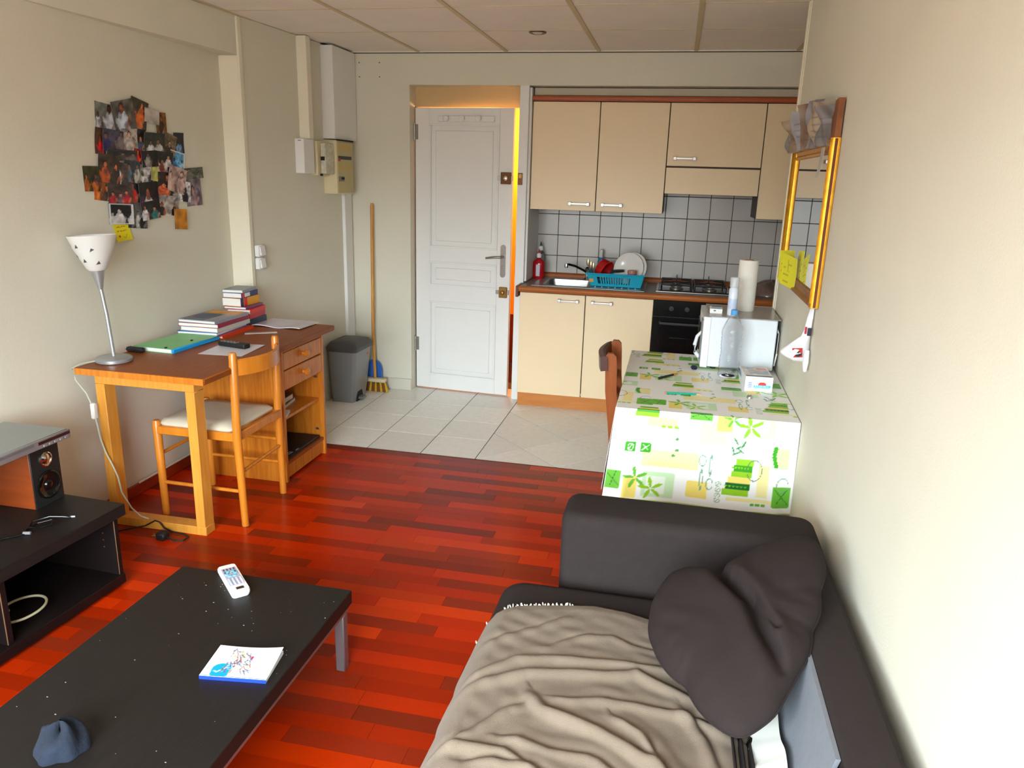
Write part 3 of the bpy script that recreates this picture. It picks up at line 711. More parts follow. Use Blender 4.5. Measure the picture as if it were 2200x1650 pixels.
bt = bottle('washing_up_bottle', 'clear bottle with white and dark green cap behind the red one', -0.955, 5.535, ZC, [(0.003, 0), (0.03, 0), (0.033, 0.008), (0.033, 0.15), (0.026, 0.18), (0.012, 0.195)], m_glass, [(0.013, 0.194), (0.018, 0.198), (0.018, 0.222), (0.009, 0.23)], m_white, None, None, 0.7)
MB().lathe([(0.008, 0.229), (0.009, 0.235), (0.002, 0.26)], (-0.955, 5.535, ZC), 12).build('nozzle', mat('green_cap', (16, 70, 46), 0.4), bt)
bt = bottle('spray_bottle', 'slim blue bottle with white top behind the dish rack', -0.508, 5.52, ZC, [(0.003, 0), (0.022, 0), (0.025, 0.008), (0.025, 0.14), (0.016, 0.168)], mat('blue_liquid', (70, 130, 180), 0.15, trans=0.2), [(0.012, 0.167), (0.014, 0.172), (0.014, 0.20), (0.016, 0.204), (0.012, 0.222), (0.004, 0.226)], mat('clear_white_cap', (214, 208, 200), 0.3))
# hob
hb = thing('gas_hob', 'black gas hob with steel edge and four burners in the worktop', 'hob', (0.16, 5.30, ZC))
hx0, hx1, hy0, hy1 = -0.095, 0.395, 5.085, 5.52
mb = MB(); mb.box(hx0, hy0, ZC+0.0005, hx1, hy1, ZC+0.010, 0.003); mb.build('steel_tray', m_steel, hb)
mb = MB(); mb.box(hx0+0.018, hy0+0.018, ZC+0.010, hx1-0.012, hy1-0.012, ZC+0.014, 0.002); mb.build('black_plate', m_black, hb)
for i, bxc in enumerate((hx0+0.135, hx0+0.355)):
    for j, byc in enumerate((hy0+0.12, hy0+0.315)):
        mb = MB(); mb.lathe([(0.045, 0.014), (0.045, 0.02), (0.03, 0.026), (0.03, 0.032), (0.004, 0.034)], (bxc, byc, ZC), 18); br = mb.build('burner', mat('burner_grey', (120, 112, 104), 0.4, 0.6), hb)
    mb = MB(); g0, g1 = hy0+0.03, hy1-0.03; zz = ZC+0.048; xa, xb = bxc-0.10, bxc+0.10
    mb.tube([(xa, g0, zz), (xb, g0, zz), (xb, g1, zz), (xa, g1, zz), (xa, g0, zz)], 0.005, 6)
    for byc in (hy0+0.12, hy0+0.315):
        mb.tube([(xa, byc, zz), (bxc-0.03, byc, zz+0.006)], 0.005, 6); mb.tube([(xb, byc, zz), (bxc+0.03, byc, zz+0.006)], 0.005, 6)
    mb.tube([(bxc, g0, zz), (bxc, hy0+0.09, zz+0.006)], 0.005, 6); mb.tube([(bxc, g1, zz), (bxc, g1-0.07, zz+0.006)], 0.005, 6); mb.tube([(xa, (g0+g1)/2, zz), (xb, (g0+g1)/2, zz)], 0.005, 6)
    for (xx, yy) in ((xa, g0), (xb, g0), (xa, g1), (xb, g1)): mb.tube([(xx, yy, ZC+0.012), (xx, yy, zz)], 0.005, 6)
    mb.build('pan_support', m_blackm, hb)
for i in range(4):
    mb = MB(); mb.tube([(hx0+0.135+0.22*(i % 2), hy1-0.025, ZC+0.014), (hx0+0.135+0.22*(i % 2), hy1-0.025, ZC+0.075)], 0.003, 6) if i < 2 else None
    if i < 2: mb.build('igniter', m_blackm, hb)
# cloth heap on worktop to the right
def lump(name, label, cat, c, sx, sy, sz, m, seed, n=28, amp=0.28):
    r = np.random.RandomState(seed); ph = r.rand(6)*6.28; k = r.rand(6, 2)*5+2
    vs = []; fs = []; mr = 10
    for i in range(mr+1):
        t = i/mr
        for j in range(n):
            a = 2*math.pi*j/n
            w_ = sum(math.sin(k[q, 0]*a*0.0+round(k[q, 0])*a+ph[q]+t*k[q, 1]) for q in range(6))/6
            rad = math.sin(t*math.pi/2)*(1+amp*0.8*w_)
            h = max(0.0, math.cos(t*math.pi/2))**0.7*(1+amp*math.sin(3*a+ph[0]+4*t)+amp*0.8*math.sin(5*a+ph[1]+6*t)*t)
            vs.append((c[0]+sx*rad*math.cos(a), c[1]+sy*rad*math.sin(a), c[2]+sz*max(0, h)))
    for i in range(mr):
        for j in range(n): fs.append((i*n+j, i*n+(j+1) % n, (i+1)*n+(j+1) % n, (i+1)*n+j))
    fs.append(tuple(range(n))); fs.append(tuple(range(mr*n, (mr+1)*n)))
    o = MB().add(vs, fs).build(name, m, loc=c, smooth=75)
    return tag(o, label, cat)
lump('plastic_bag', 'crumpled brown plastic bag on the worktop beside the right wall', 'bag', (0.66, 5.30, ZC+0.001), 0.15, 0.16, 0.075, mat('crumpled_brown', (112, 92, 84), 0.3, var=0.5, vscale=18, coat=0.3), 4)

# ================================================================== LEFT WALL FITTINGS
xw = xleft(4.9)
fb = thing('fuse_box', 'beige fuse box with breakers on the left wall corner', 'fuse box', (xw, 4.92, 1.42))
m_fb = mat('aged_beige_plastic', (222, 208, 168), 0.45, var=0.03, vscale=10); m_fbf = mat('fuse_front', (196, 180, 132), 0.45, var=0.04, vscale=10)
mb = MB(); mb.box(xleft(4.79)-0.02, 4.79, 1.418, -2.204, 5.045, 1.760, 0.004); mb.build('case', m_fb, fb)
mb = MB(); mb.box(-2.204, 4.797, 1.425, -2.199, 5.038, 1.752, 0.002); fp = mb.build('front_cover', m_fbf, fb)
mb = MB(); mb.box(-2.204, 4.79, 1.757, -2.196, 5.045, 1.766); mb.build('dark_top_edge', m_dark, fb)
for (ya, yb, za, zb, mm, nm) in ((4.80, 4.83, 1.628, 1.648, mat('red_button', (190, 40, 36), 0.4), 'test_button'), (4.80, 5.01, 1.640, 1.662, mat('breaker_dark', (60, 58, 62), 0.5), 'breaker_row'), (4.80, 4.89, 1.500, 1.532, mat('breaker_grey', (130, 126, 120), 0.5), 'breaker'), (4.84, 4.885, 1.512, 1.526, m_dark, 'breaker_switch'), (4.80, 5.02, 1.70, 1.735, mat('cover_yellow', (206, 180, 110), 0.5), 'label_strip'), (4.80, 5.02, 1.57, 1.605, mat('cover_yellow', (206, 180, 110), 0.5), 'label_strip')):
    mb = MB(); k = 0.003 if nm in ('test_button', 'breaker_switch') else 0.0015
    mb.box(-2.2, ya, za, -2.199+k, yb, zb, 0.0005); mb.build(nm, mm, fp)
mt2 = thing('electricity_meter', 'small electricity meter with clear cover in front of the fuse box', 'meter', (xleft(4.7), 4.72, 1.52))
mb = MB(); mb.box(xleft(4.62)-0.01, 4.62, 1.535, xleft(4.62)+0.055, 4.785, 1.745, 0.004); mb.build('case', m_fb, mt2)
mb = MB(); mb.box(xleft(4.62)+0.056, 4.66, 1.545, xleft(4.62)+0.092, 4.785, 1.735, 0.004); mb.build('clear_cover', mat('smoky_cover', (206, 202, 180), 0.2, var=0.25, vscale=30), mt2)
mb = MB(); mb.box(xleft(4.62)+0.06, 4.655, 1.628, xleft(4.62)+0.085, 4.66, 1.652); mb.build('display', m_dark, mt2)
mb = MB(); mb.box(xleft(4.62)+0.055, 4.65, 1.532, xleft(4.62)+0.07, 4.66, 1.546); mb.build('seal', m_dark, mt2)
jb = thing('junction_box', 'white junction box at the lower end of the narrow conduit', 'box', (xleft(4.48), 4.50, 1.53))
mb = MB(); mb.box(xleft(4.46)-0.012, 4.46, 1.545, xleft(4.46)+0.058, 4.60, 1.752, 0.004); mb.build('case', m_white, jb)
mb = MB(); mb.box(xleft(4.46)+0.02, 4.4585, 1.737, xleft(4.46)+0.04, 4.46, 1.742); mb.build('mark', m_grey, jb)
mb = MB(); mb.box(xleft(4.56)-0.008, 4.52, 1.753, xleft(4.56)+0.062, 4.575, H-0.001, 0.003)
tag(mb.build('cable_trunking', m_trim), 'narrow cream cable trunking running up to the ceiling', 'trunking', 'cable trunkings')
mb = MB(); mb.box(xleft(4.80)-0.012, 4.80, 1.768, xleft(4.80)+0.082, 5.155, 2.335, 0.003)
tag(mb.build('cable_trunking', m_white), 'wide white boxed-in trunking above the fuse box', 'trunking', 'cable trunkings')
# switches
for i, (zc, nm, lab) in enumerate(((1.106, 'light_switch', 'white rocker light switch on the wall step, upper of two'), (1.034, 'light_switch', 'white rocker light switch on the wall step, lower of two'))):
    s = thing(nm, lab, 'switch', (xleft(4.0), 4.015, zc-0.034), group='light switches')
    mb = MB(); mb.box(xleft(4.05)-0.004, 3.978, zc-0.034, xleft(4.02)+0.030, 4.05, zc+0.034, 0.006); mb.build('plate', m_white, s)
    mb = MB(); mb.prism([(xleft(4.02)+0.030, zc-0.024), (xleft(4.02)+0.040, zc-0.024), (xleft(4.02)+0.033, zc+0.024), (xleft(4.02)+0.030, zc+0.024)], (3.99, 4.038), 'y'); mb.build('rocker', m_white, s)
# ceiling downlight
dl = thing('downlight', 'small round recessed downlight in the ceiling', 'downlight', (-0.844, 4.514, H-0.006))
mb = MB(); prof = [(0.032, 0.004), (0.034, -0.003), (0.046, -0.004), (0.050, 0.0), (0.048, 0.004)]
mb.lathe([(0.050, 0.0035), (0.050, 0.0), (0.045, -0.004), (0.034, -0.003), (0.030, 0.0035)], (-0.844, 4.514, H), 28); mb.build('ring', mat('brown_ring', (96, 74, 62), 0.3, 0.5), dl)
mb = MB(); mb.lathe([(0.030, -0.002), (0.02, -0.006), (0.004, -0.007)], (-0.844, 4.514, H), 20); mb.build('bulb', mat('lamp_face', (214, 206, 200), 0.15, 0.3), dl)

# ================================================================== PHOTOS ON THE WALL
PH = [(3.029, 1.761, 0.11, 0.112), (3.143, 1.774, 0.142, 0.132), (3.247, 1.793, 0.116, 0.123), (3.329, 1.787, 0.093, 0.062), (3.399, 1.76, 0.07, 0.099), (2.982, 1.658, 0.062, 0.108), (3.056, 1.662, 0.124, 0.093), (3.166, 1.674, 0.105, 0.091), (3.247, 1.68, 0.069, 0.088), (3.335, 1.662, 0.145, 0.1), (3.447, 1.67, 0.107, 0.089), (3.533, 1.676, 0.08, 0.096), (3.106, 1.603, 0.186, 0.047), (3.215, 1.602, 0.054, 0.066), (3.286, 1.593, 0.106, 0.072), (3.391, 1.582, 0.139, 0.093), (3.508, 1.592, 0.115, 0.082), (3.01, 1.543, 0.128, 0.118), (2.899, 1.5, 0.08, 0.102), (2.962, 1.463, 0.086, 0.109), (3.063, 1.527, 0.12, 0.094), (3.164, 1.532, 0.107, 0.097), (3.261, 1.522, 0.106, 0.086), (3.316, 1.53, 0.044, 0.074), (3.376, 1.491, 0.134, 0.126), (3.48, 1.496, 0.134, 0.12), (3.628, 1.531, 0.152, 0.054), (3.618, 1.444, 0.123, 0.15), (3.528, 1.44, 0.089, 0.098), (3.068, 1.441, 0.146, 0.095), (3.171, 1.444, 0.094, 0.098), (3.259, 1.409, 0.121, 0.151), (3.364, 1.461, 0.149, 0.065), (3.409, 1.379, 0.161, 0.105), (3.06, 1.346, 0.153, 0.09), (3.169, 1.334, 0.118, 0.113), (3.256, 1.356, 0.117, 0.083), (3.485, 1.304, 0.088, 0.098)]
# background, clothing list, skin, border(0/1), rotation, what sets it apart
PD = [((118, 122, 116), [(200, 205, 212), (190, 195, 205)], (90, 44, 30), 0, 6, 'photo of two people in pale shirts at the top left of the cluster'),
 ((92, 90, 84), [(196, 206, 220), (60, 60, 66)], (150, 80, 50), 0, -12, 'tilted photo of a white-shirted person at the cluster top'),
 ((70, 66, 50), [(220, 110, 50), (90, 60, 40)], (220, 130, 80), 0, 12, 'photo of an orange-lit person at the cluster top'),
 ((176, 168, 160), [(140, 132, 128)], (190, 150, 130), 0, 8, 'small pale grey photo right of the topmost print'),
 ((120, 76, 24), [(60, 40, 20), (170, 160, 120)], (150, 90, 40), 0, 0, 'photo of a brown and ochre curtain at the upper right'),
 ((84, 50, 34), [(200, 30, 36)], (140, 70, 46), 0, 4, 'narrow photo with a red figure on the left edge, second row'),
 ((64, 60, 78), [(44, 52, 110), (120, 108, 112)], (110, 80, 80), 0, 4, 'dark purple photo of a seated group in the second row'),
 ((176, 166, 156), [(200, 192, 186), (110, 64, 44)], (200, 160, 130), 0, -3, 'pale photo of a light wall in the second row'),
 ((38, 34, 30), [(80, 96, 130), (150, 110, 60)], (190, 130, 80), 0, 2, 'narrow dark photo of a small person in the second row'),
 ((46, 50, 38), [(206, 206, 204)], (120, 90, 60), 0, 0, 'dark green photo of a figure in white in the second row'),
 ((128, 108, 76), [(60, 50, 40), (160, 150, 132)], (180, 140, 100), 0, 14, 'tan photo leaning right in the second row'),
 ((20, 22, 34), [(120, 170, 214), (230, 236, 240)], (40, 40, 60), 0, -2, 'blue and black photo with a white blob at the right'),
 ((44, 42, 42), [(110, 104, 96), (70, 66, 62)], (130, 100, 80), 0, 2, 'long dark strip photo in the middle left'),
 ((150, 26, 24), [(230, 40, 36), (240, 150, 60)], (220, 130, 70), 0, 6, 'small bright red photo in the middle'),
 ((30, 28, 28), [(150, 146, 140)], (120, 90, 70), 0, -4, 'nearly black photo right of the small red one'),
 ((22, 20, 20), [(216, 206, 204), (120, 50, 40)], (180, 120, 90), 0, 3, 'black photo of a person in white at the middle right'),
 ((96, 168, 214), [(60, 120, 180), (150, 200, 230)], (40, 70, 110), 1, 10, 'sky blue photo with a white border'),
 ((66, 54, 42), [(180, 84, 40), (56, 52, 50)], (200, 110, 60), 0, 5, 'brown photo of people on the left, third row'),
 ((58, 58, 34), [(170, 92, 34)], (190, 100, 40), 0, 0, 'dark olive photo sticking out at the far left'),
 ((128, 72, 34), [(216, 110, 34), (80, 60, 50)], (220, 130, 60), 0, 6, 'orange brown photo beside the olive one'),
 ((88, 78, 70), [(206, 214, 224), (60, 50, 46)], (180, 110, 70), 0, 8, 'photo of standing people with one in a white shirt, third row'),
 ((50, 58, 66), [(96, 120, 140), (190, 190, 180)], (140, 100, 80), 0, 3, 'blue grey photo of a group in the third row'),
 ((196, 192, 190), [(224, 224, 226), (80, 74, 76)], (170, 130, 110), 0, 6, 'bright white photo in the middle of the cluster'),
 ((176, 172, 90), [(150, 150, 70)], (190, 180, 110), 0, 8, 'slim yellow green slip in the middle of the cluster'),
 ((34, 28, 26), [(216, 104, 60)], (220, 120, 70), 0, -3, 'dark photo with an orange arm right of the centre'),
 ((176, 146, 136), [(200, 170, 160), (120, 90, 90)], (210, 170, 150), 0, 12, 'pinkish close-up photo below the blue one'),
 ((76, 82, 64), [(110, 110, 96)], (120, 110, 90), 0, -4, 'grey green photo at the far right edge'),
 ((118, 106, 116), [(150, 130, 136), (190, 150, 140)], (200, 150, 140), 0, -3, 'upright mauve photo at the lower right edge'),
 ((206, 204, 204), [(24, 22, 24), (40, 38, 40)], (50, 40, 40), 0, 6, 'black and white photo of two dark figures'),
 ((74, 60, 58), [(190, 40, 46), (120, 100, 110)], (190, 120, 90), 0, 3, 'photo of dancers on a white floor at the lower left'),
 ((40, 44, 48), [(190, 40, 36), (60, 90, 100)], (150, 100, 80), 0, 5, 'dark photo with a red top, lower middle left'),
 ((30, 26, 26), [(210, 208, 208), (90, 40, 36)], (160, 90, 70), 0, -4, 'tall dark photo of a man in white, lower middle'),
 ((28, 24, 22), [(210, 96, 56), (190, 186, 180)], (220, 120, 80), 0, 6, 'wide dark photo with an orange streak, lower right'),
 ((184, 174, 166), [(26, 20, 18), (34, 24, 20)], (200, 104, 50), 0, 3, 'pale photo of two dark-haired people, lower right'),
 ((22, 21, 22), [(216, 214, 214)], (180, 176, 176), 1, 3, 'black photo with a white reclining figure at the bottom left'),
 ((92, 90, 90), [(30, 28, 28), (200, 200, 200)], (120, 110, 106), 0, 5, 'grey photo of a striped figure at the bottom middle'),
 ((32, 28, 28), [(220, 220, 222), (40, 110, 110)], (170, 110, 90), 0, -6, 'dark photo with a white T-shirt at the bottom middle'),
 ((186, 120, 26), [(160, 100, 20)], (200, 140, 50), 0, 4, 'plain ochre card hanging at the bottom right')]
for i, ((cy, cz, w_, h_), (bgc, cl, skin, bd, rot, lab)) in enumerate(zip(PH, PD)):
    r = np.random.RandomState(i+3)
    w2 = w_*1.03; h2 = h_*1.03
    cv = Canvas(30, 28, w2, h2, bgc); cv.noise(r, 0.55, 4)
    if i not in (3, 23, 37):
        n = 1+int(r.rand()*2.2) if i != 33 else 2
        for k in range(n):
            sc = (0.8+0.7*r.rand())*(1.25 if n == 1 else 0.95); cx = w2*(((k+0.5)/n)+0.22*(r.rand()-0.5)); top = h2*(0.34+0.30*r.rand())*min(sc, 1.15); bw = w2*0.17*sc; c = cl[k % len(cl)]; ln = 0.35*(r.rand()-0.5)
            cv.ell(cx, top*0.35, bw, top*0.72, c, 1, ln); cv.ell(cx-bw*0.7, top*0.3, bw*0.35, top*0.5, c, 0.8, 0.5+ln); cv.ell(cx+bw*0.8, top*0.35, bw*0.3, top*0.42, skin, 0.7, -0.6)
            hx_, hy_ = cx+ln*-top*0.6, top*1.05+h2*0.05; cv.ell(hx_, hy_+h2*0.025*sc, w2*0.075*sc, h2*0.115*sc, (28, 20, 16)); cv.ell(hx_, hy_, w2*0.055*sc, h2*0.09*sc, skin)
        for k in range(5): cv.ell(w2*r.rand(), h2*r.rand(), w2*(0.03+0.12*r.rand()), h2*(0.03+0.10*r.rand()), (int(20+70*r.rand()), int(18+60*r.rand()), int(18+60*r.rand())), 0.55, r.rand()*3)
        cv.noise(r, 0.5, 9)
    else:
        cv.noise(r, 0.15, 7)
    if bd: 
        for (a, b, c, d) in ((0, 0, w2, h2*0.07), (0, h2*0.93, w2, h2), (0, 0, w2*0.07, h2), (w2*0.93, 0, w2, h2)): cv.rect(a, b, c, d, (226, 228, 232))
    x = XN+0.0012+0.0011*((i*7) % 11)
    th = RAD(-rot); cu = 0.006*(0.4+r.rand())
    Mx = frame((x, cy, cz), (0, math.cos(th), math.sin(th)), (0, -math.sin(th), math.cos(th)))
    sgn = r.rand() > 0.5
    o = sheet('photo_print', cv, Mx, m_print, bend=(lambda u, v, cu=cu, sgn=sgn: cu*((v if sgn else u)**3)))
    tag(o, lab, 'photograph', 'photographs stuck on the left wall')
cv = Canvas(36, 30, 0.104, 0.078, (238, 226, 20))
for (a, b, c, d) in ((0.02, 0.062, 0.03, 0.064), (0.034, 0.063, 0.045, 0.061), (0.05, 0.063, 0.06, 0.065), (0.064, 0.063, 0.075, 0.062), (0.018, 0.044, 0.032, 0.046), (0.038, 0.045, 0.052, 0.043), (0.058, 0.045, 0.08, 0.046)):
    cv.line(a, b, c, d, 0.0022, (208, 110, 24))
cv.ell(0.026, 0.022, 0.006, 0.005, (190, 30, 20)); cv.line(0.05, 0.02, 0.06, 0.01, 0.0012, (90, 150, 40)); cv.line(0.06, 0.01, 0.075, 0.028, 0.0012, (90, 150, 40))
o = sheet('sticky_note', cv, frame((XN+0.003, 3.061, 1.265), (0, 1, 0.06), (0, -0.06, 1)), m_print, bend=lambda u, v: 0.012*(1-v)**2); tag(o, 'yellow handwritten sticky note below the photo cluster', 'note')

# ================================================================== DESK
ZD = 0.740
dk = thing('desk', 'varnished pine desk with drawers against the left wall', 'desk', (-2.1, 3.2, 0))
mb = MB(); mb.box(-2.405, 2.600, 0.712, -1.800, 3.815, ZD, 0.004); mb.build('desk_top', m_pineh, dk)
mb = MB(); mb.box(-2.400, 2.5965, 0.7125, -1.803, 2.600, ZD-0.001); mb.build('end_lipping', m_pine, dk)
for xa in (-2.375, -1.945):
    mb = MB(); mb.box(xa, 2.672, 0.04, xa+0.044, 2.738, 0.655, 0.002); mb.build('leg', m_pinel, dk)
mb = MB(); mb.box(-2.375, 2.672, 0.0, -1.899, 2.738, 0.040, 0.002); mb.build('foot_rail', m_pinel, dk)
mb = MB(); mb.box(-2.375, 2.672, 0.655, -1.901, 2.738, 0.712, 0.002); mb.build('top_rail', m_pinel, dk)
mb = MB(); mb.box(-2.40, 3.31, 0.0, -1.852, 3.328, 0.712, 0.001); mb.build('side_panel', m_pine, dk)
mb = MB(); mb.box(-2.40, 3.752, 0.0, -1.852, 3.770, 0.712, 0.001); mb.build('side_panel', m_pine, dk)
mb = MB(); mb.box(-2.40, 3.328, 0.05, -2.388, 3.752, 0.712); mb.build('back_panel', m_pine, dk)
mb = MB(); mb.box(-2.388, 3.328, 0.685, -1.856, 3.752, 0.712); mb.build('apron', m_pine, dk)
for za, zb, zk in ((0.592, 0.682, 0.640), (0.488, 0.586, 0.540)):
    mb = MB(); mb.box(-2.36, 3.334, za+0.004, -1.870, 3.746, zb-0.01); mb.box(-1.872, 3.331, za, -1.854, 3.749, zb, 0.003); d = mb.build('drawer', m_pine, dk)
    mb = MB(); mb.lathe([(0.010, 0.0), (0.009, 0.012), (0.020, 0.018), (0.022, 0.026), (0.014, 0.034), (0.003, 0.036)], (-1.854, 3.535, zk), 16, 'x'); mb.build('knob', m_orange, d)
mb = MB(); mb.box(-2.388, 3.328, 0.318, -1.880, 3.752, 0.334, 0.001); mb.build('shelf', m_pine, dk)
mb = MB(); mb.box(-2.388, 3.328, 0.085, -1.860, 3.752, 0.102, 0.001); mb.build('bottom_board', m_pineh, dk)
mb = MB(); mb.box(-1.880, 3.328, 0.012, -1.866, 3.752, 0.085); mb.build('plinth', m_pine, dk)
for (yy, zz) in ((3.7515, 0.455), (3.7515, 0.150)):
    mb = MB(); mb.box(-1.905, yy-0.004, zz-0.006, -1.885, yy, zz+0.006, 0.001); mb.build('shelf_peg', m_steel, dk)
# things in the desk cabinet
def slab_book(name, label, cat, c, w_, d_, h_, rz, cover, spine='x-', pages=m_pages, group=None, tilt=None):
    """book lying flat; c = base centre. spine on local side x+/x-/y+/y-"""
    b = thing(name, label, cat, c, rz, group)
    t = min(0.0025, h_*0.2); e = 0.003
    mb = MB(); mb.box(-w_/2, -d_/2, 0, w_/2, d_/2, t); mb.box(-w_/2, -d_/2, h_-t, w_/2, d_/2, h_)
    s = {'x-': (-w_/2, -d_/2, -w_/2+t, d_/2), 'x+': (w_/2-t, -d_/2, w_/2, d_/2), 'y-': (-w_/2, -d_/2, w_/2, -d_/2+t), 'y+': (-w_/2, d_/2-t, w_/2, d_/2)}[spine]
    mb.box(s[0], s[1], t, s[2], s[3], h_-t); mb.build('cover', cover, b, local=True)
    mb = MB(); mb.box(-w_/2+e, -d_/2+e, t, w_/2-e, d_/2-e, h_-t); mb.build('pages', pages, b, local=True)
    return b
slab_book('magazine', 'worn magazine on the desk shelf, lower of two', 'magazine', (-2.06, 3.50, 0.334), 0.22, 0.29, 0.022, 0.15, mat('mag_grey', (150, 140, 126), 0.5), 'x-')
slab_book('magazine', 'brown magazine on top of the other on the desk shelf', 'magazine', (-2.065, 3.485, 0.3565), 0.21, 0.27, 0.030, 0.05, mat('mag_brown', (120, 96, 76), 0.5), 'x-')
slab_book('notepad', 'small white notepad at the shelf edge in the desk', 'notepad', (-1.918, 3.40, 0.3345), 0.07, 0.10, 0.012, 0.3, m_paper, 'x-')
bx_ = thing('black_case', 'flat black case in the bottom compartment of the desk', 'case', (-2.1, 3.54, 0.102))
mb = MB(); mb.box(-2.33, 3.345, 0.102, -1.875, 3.735, 0.118, 0.004); mb.build('body', m_blackm, bx_)
mb = MB(); mb.box(-1.905, 3.40, 0.118, -1.885, 3.44, 0.121, 0.001); mb.box(-1.89, 3.47, 0.118, -1.88, 3.50, 0.120, 0.001); mb.build('clasp', m_silver, bx_)
# lamp
lp = thing('table_lamp', 'silver table lamp with a white flared glass shade on the desk', 'lamp', (-2.325, 2.735, ZD))
lx, ly = -2.325, 2.742
mb = MB(); mb.lathe([(0.003, 0), (0.068, 0), (0.073, 0.004), (0.073, 0.016), (0.068, 0.021), (0.012, 0.026), (0.003, 0.026)], (lx, ly, ZD), 36); mb.build('base', m_silver, lp)
mb = MB(); mb.tube([(lx, ly, ZD+0.024), (lx-0.014, ly+0.002, ZD+0.20), (lx-0.030, ly+0.004, ZD+0.315)], 0.0085, 12); mb.build('pole', m_silver, lp)
ax, ay = lx-0.030, ly+0.004
mb = MB(); mb.lathe([(0.009, 0.0), (0.012, 0.012), (0.026, 0.075), (0.027, 0.08), (0.02, 0.08)], (ax, ay, ZD+0.310), 24); mb.move(M=Matrix.Translation((ax, ay, ZD+0.31)) @ Matrix.Rotation(RAD(-4), 4, 'Y') @ Matrix.Translation((-ax, -ay, -(ZD+0.31)))); mb.build('socket_cone', m_silver, lp)
sx_, sy_, sz_ = ax-0.006, ay, ZD+0.388
RS = Matrix.Translation((sx_, sy_, sz_)) @ Matrix.Rotation(RAD(-3.5), 4, 'Y')
sprof = [(0.004, 0), (0.030, 0.002), (0.040, 0.012), (0.060, 0.055), (0.077, 0.095), (0.094, 0.148), (0.091, 0.148), (0.073, 0.095), (0.055, 0.052), (0.034, 0.012), (0.004, 0.008)]
mb = MB(); mb.lathe(sprof, (0, 0, 0), 40); mb.move(M=RS); shd = mb.build('shade', mat('opal_glass', (240, 238, 232), 0.3, trans=0.15), lp)
def shade_r(h):
    P_ = sprof[1:6]
    for (r0, h0), (r1, h1) in zip(P_, P_[1:]):
        if h0 <= h <= h1: return r0+(r1-r0)*(h-h0)/(h1-h0)
    return P_[-1][0]
for k, (an, hh, fl) in enumerate(((-100, 0.105, 1), (-55, 0.088, -1), (-95, 0.045, 1), (-128, 0.062, -1), (-40, 0.035, 1), (-150, 0.11, 1))):
    pts = []
    for (du, dv) in ((-0.009, -0.006), (0.009, -0.004*fl), (0.003*fl, 0.010)):
        h = hh+dv; r_ = shade_r(h)+0.0006; a = RAD(an)+du/r_; pts.append((r_*math.cos(a), r_*math.sin(a), h))
    q = [(p[0]*1.012, p[1]*1.012, p[2]) for p in pts]
    mb = MB(); mb.add(pts+q, [(0, 1, 2), (5, 4, 3), (0, 3, 4, 1), (1, 4, 5, 2), (2, 5, 3, 0)]); mb.move(M=RS); mb.build('triangle_motif', mat('grey_motif', (84, 84, 92), 0.4), shd)
mb = MB()
mb.tube([(-2.385, 2.70, ZD+0.006), (-2.405, 2.64, ZD+0.006), (-2.412, 2.596, ZD-0.004), (-2.405, 2.60, 0.69), (-2.390, 2.635, 0.62), (-2.375, 2.645, 0.555), (-2.365, 2.645, 0.485), (-2.358, 2.648, 0.41), (-2.342, 2.650, 0.35), (-2.318, 2.652, 0.295), (-2.300, 2.655, 0.24), (-2.290, 2.655, 0.17), (-2.25, 2.655, 0.10), (-2.21, 2.66, 0.062), (-2.175, 2.664, 0.052)], 0.0034, 8); cd = mb.build('cord', mat('pale_cord', (196, 198, 180), 0.4), lp)
mb = MB(); mb.box(-2.383, 2.634, 0.505, -2.362, 2.656, 0.575, 0.004); mb.build('cord_switch', m_white, cd)
# power adapter with cable
pa = thing('power_adapter', 'black plug adapter with looped cable on the floor before the desk', 'adapter', (-2.06, 2.60, 0))
mb = MB(); mb.box(-2.085, 2.578, 0.0, -2.042, 2.622, 0.034, 0.006); mb.build('plug', m_blackm, pa)
mb = MB(); mb.tube([(-2.086, 2.595, 0.016), (-2.108, 2.588, 0.016)], 0.0024, 6); mb.tube([(-2.086, 2.608, 0.016), (-2.108, 2.601, 0.016)], 0.0024, 6); mb.build('pins', m_brass, pa)
mb = MB(); mb.tube([(-2.042, 2.60, 0.014), (-2.0, 2.585, 0.006), (-1.965, 2.60, 0.005), (-1.965, 2.64, 0.005), (-2.0, 2.655, 0.005), (-2.06, 2.66, 0.006), (-2.10, 2.66, 0.02), (-2.115, 2.655, 0.048), (-2.14, 2.66, 0.05), (-2.19, 2.655, 0.020), (-2.25, 2.645, 0.006), (-2.30, 2.60, 0.004), (-2.27, 2.50, 0.004), (-2.20, 2.46, 0.004)], 0.0032, 8); mb.build('cable', m_blackm, pa)
mb = MB(); mb.tube([(-2.463, 2.98, 0.064), (-2.463, 3.2, 0.066), (-2.463, 3.4, 0.067), (-2.463, 3.62, 0.066)], 0.0055, 8)
tag(mb.build('wall_cable', mat('white_cable', (214, 208, 190), 0.4)), 'pale cable running along the baseboard under the desk', 'cable')
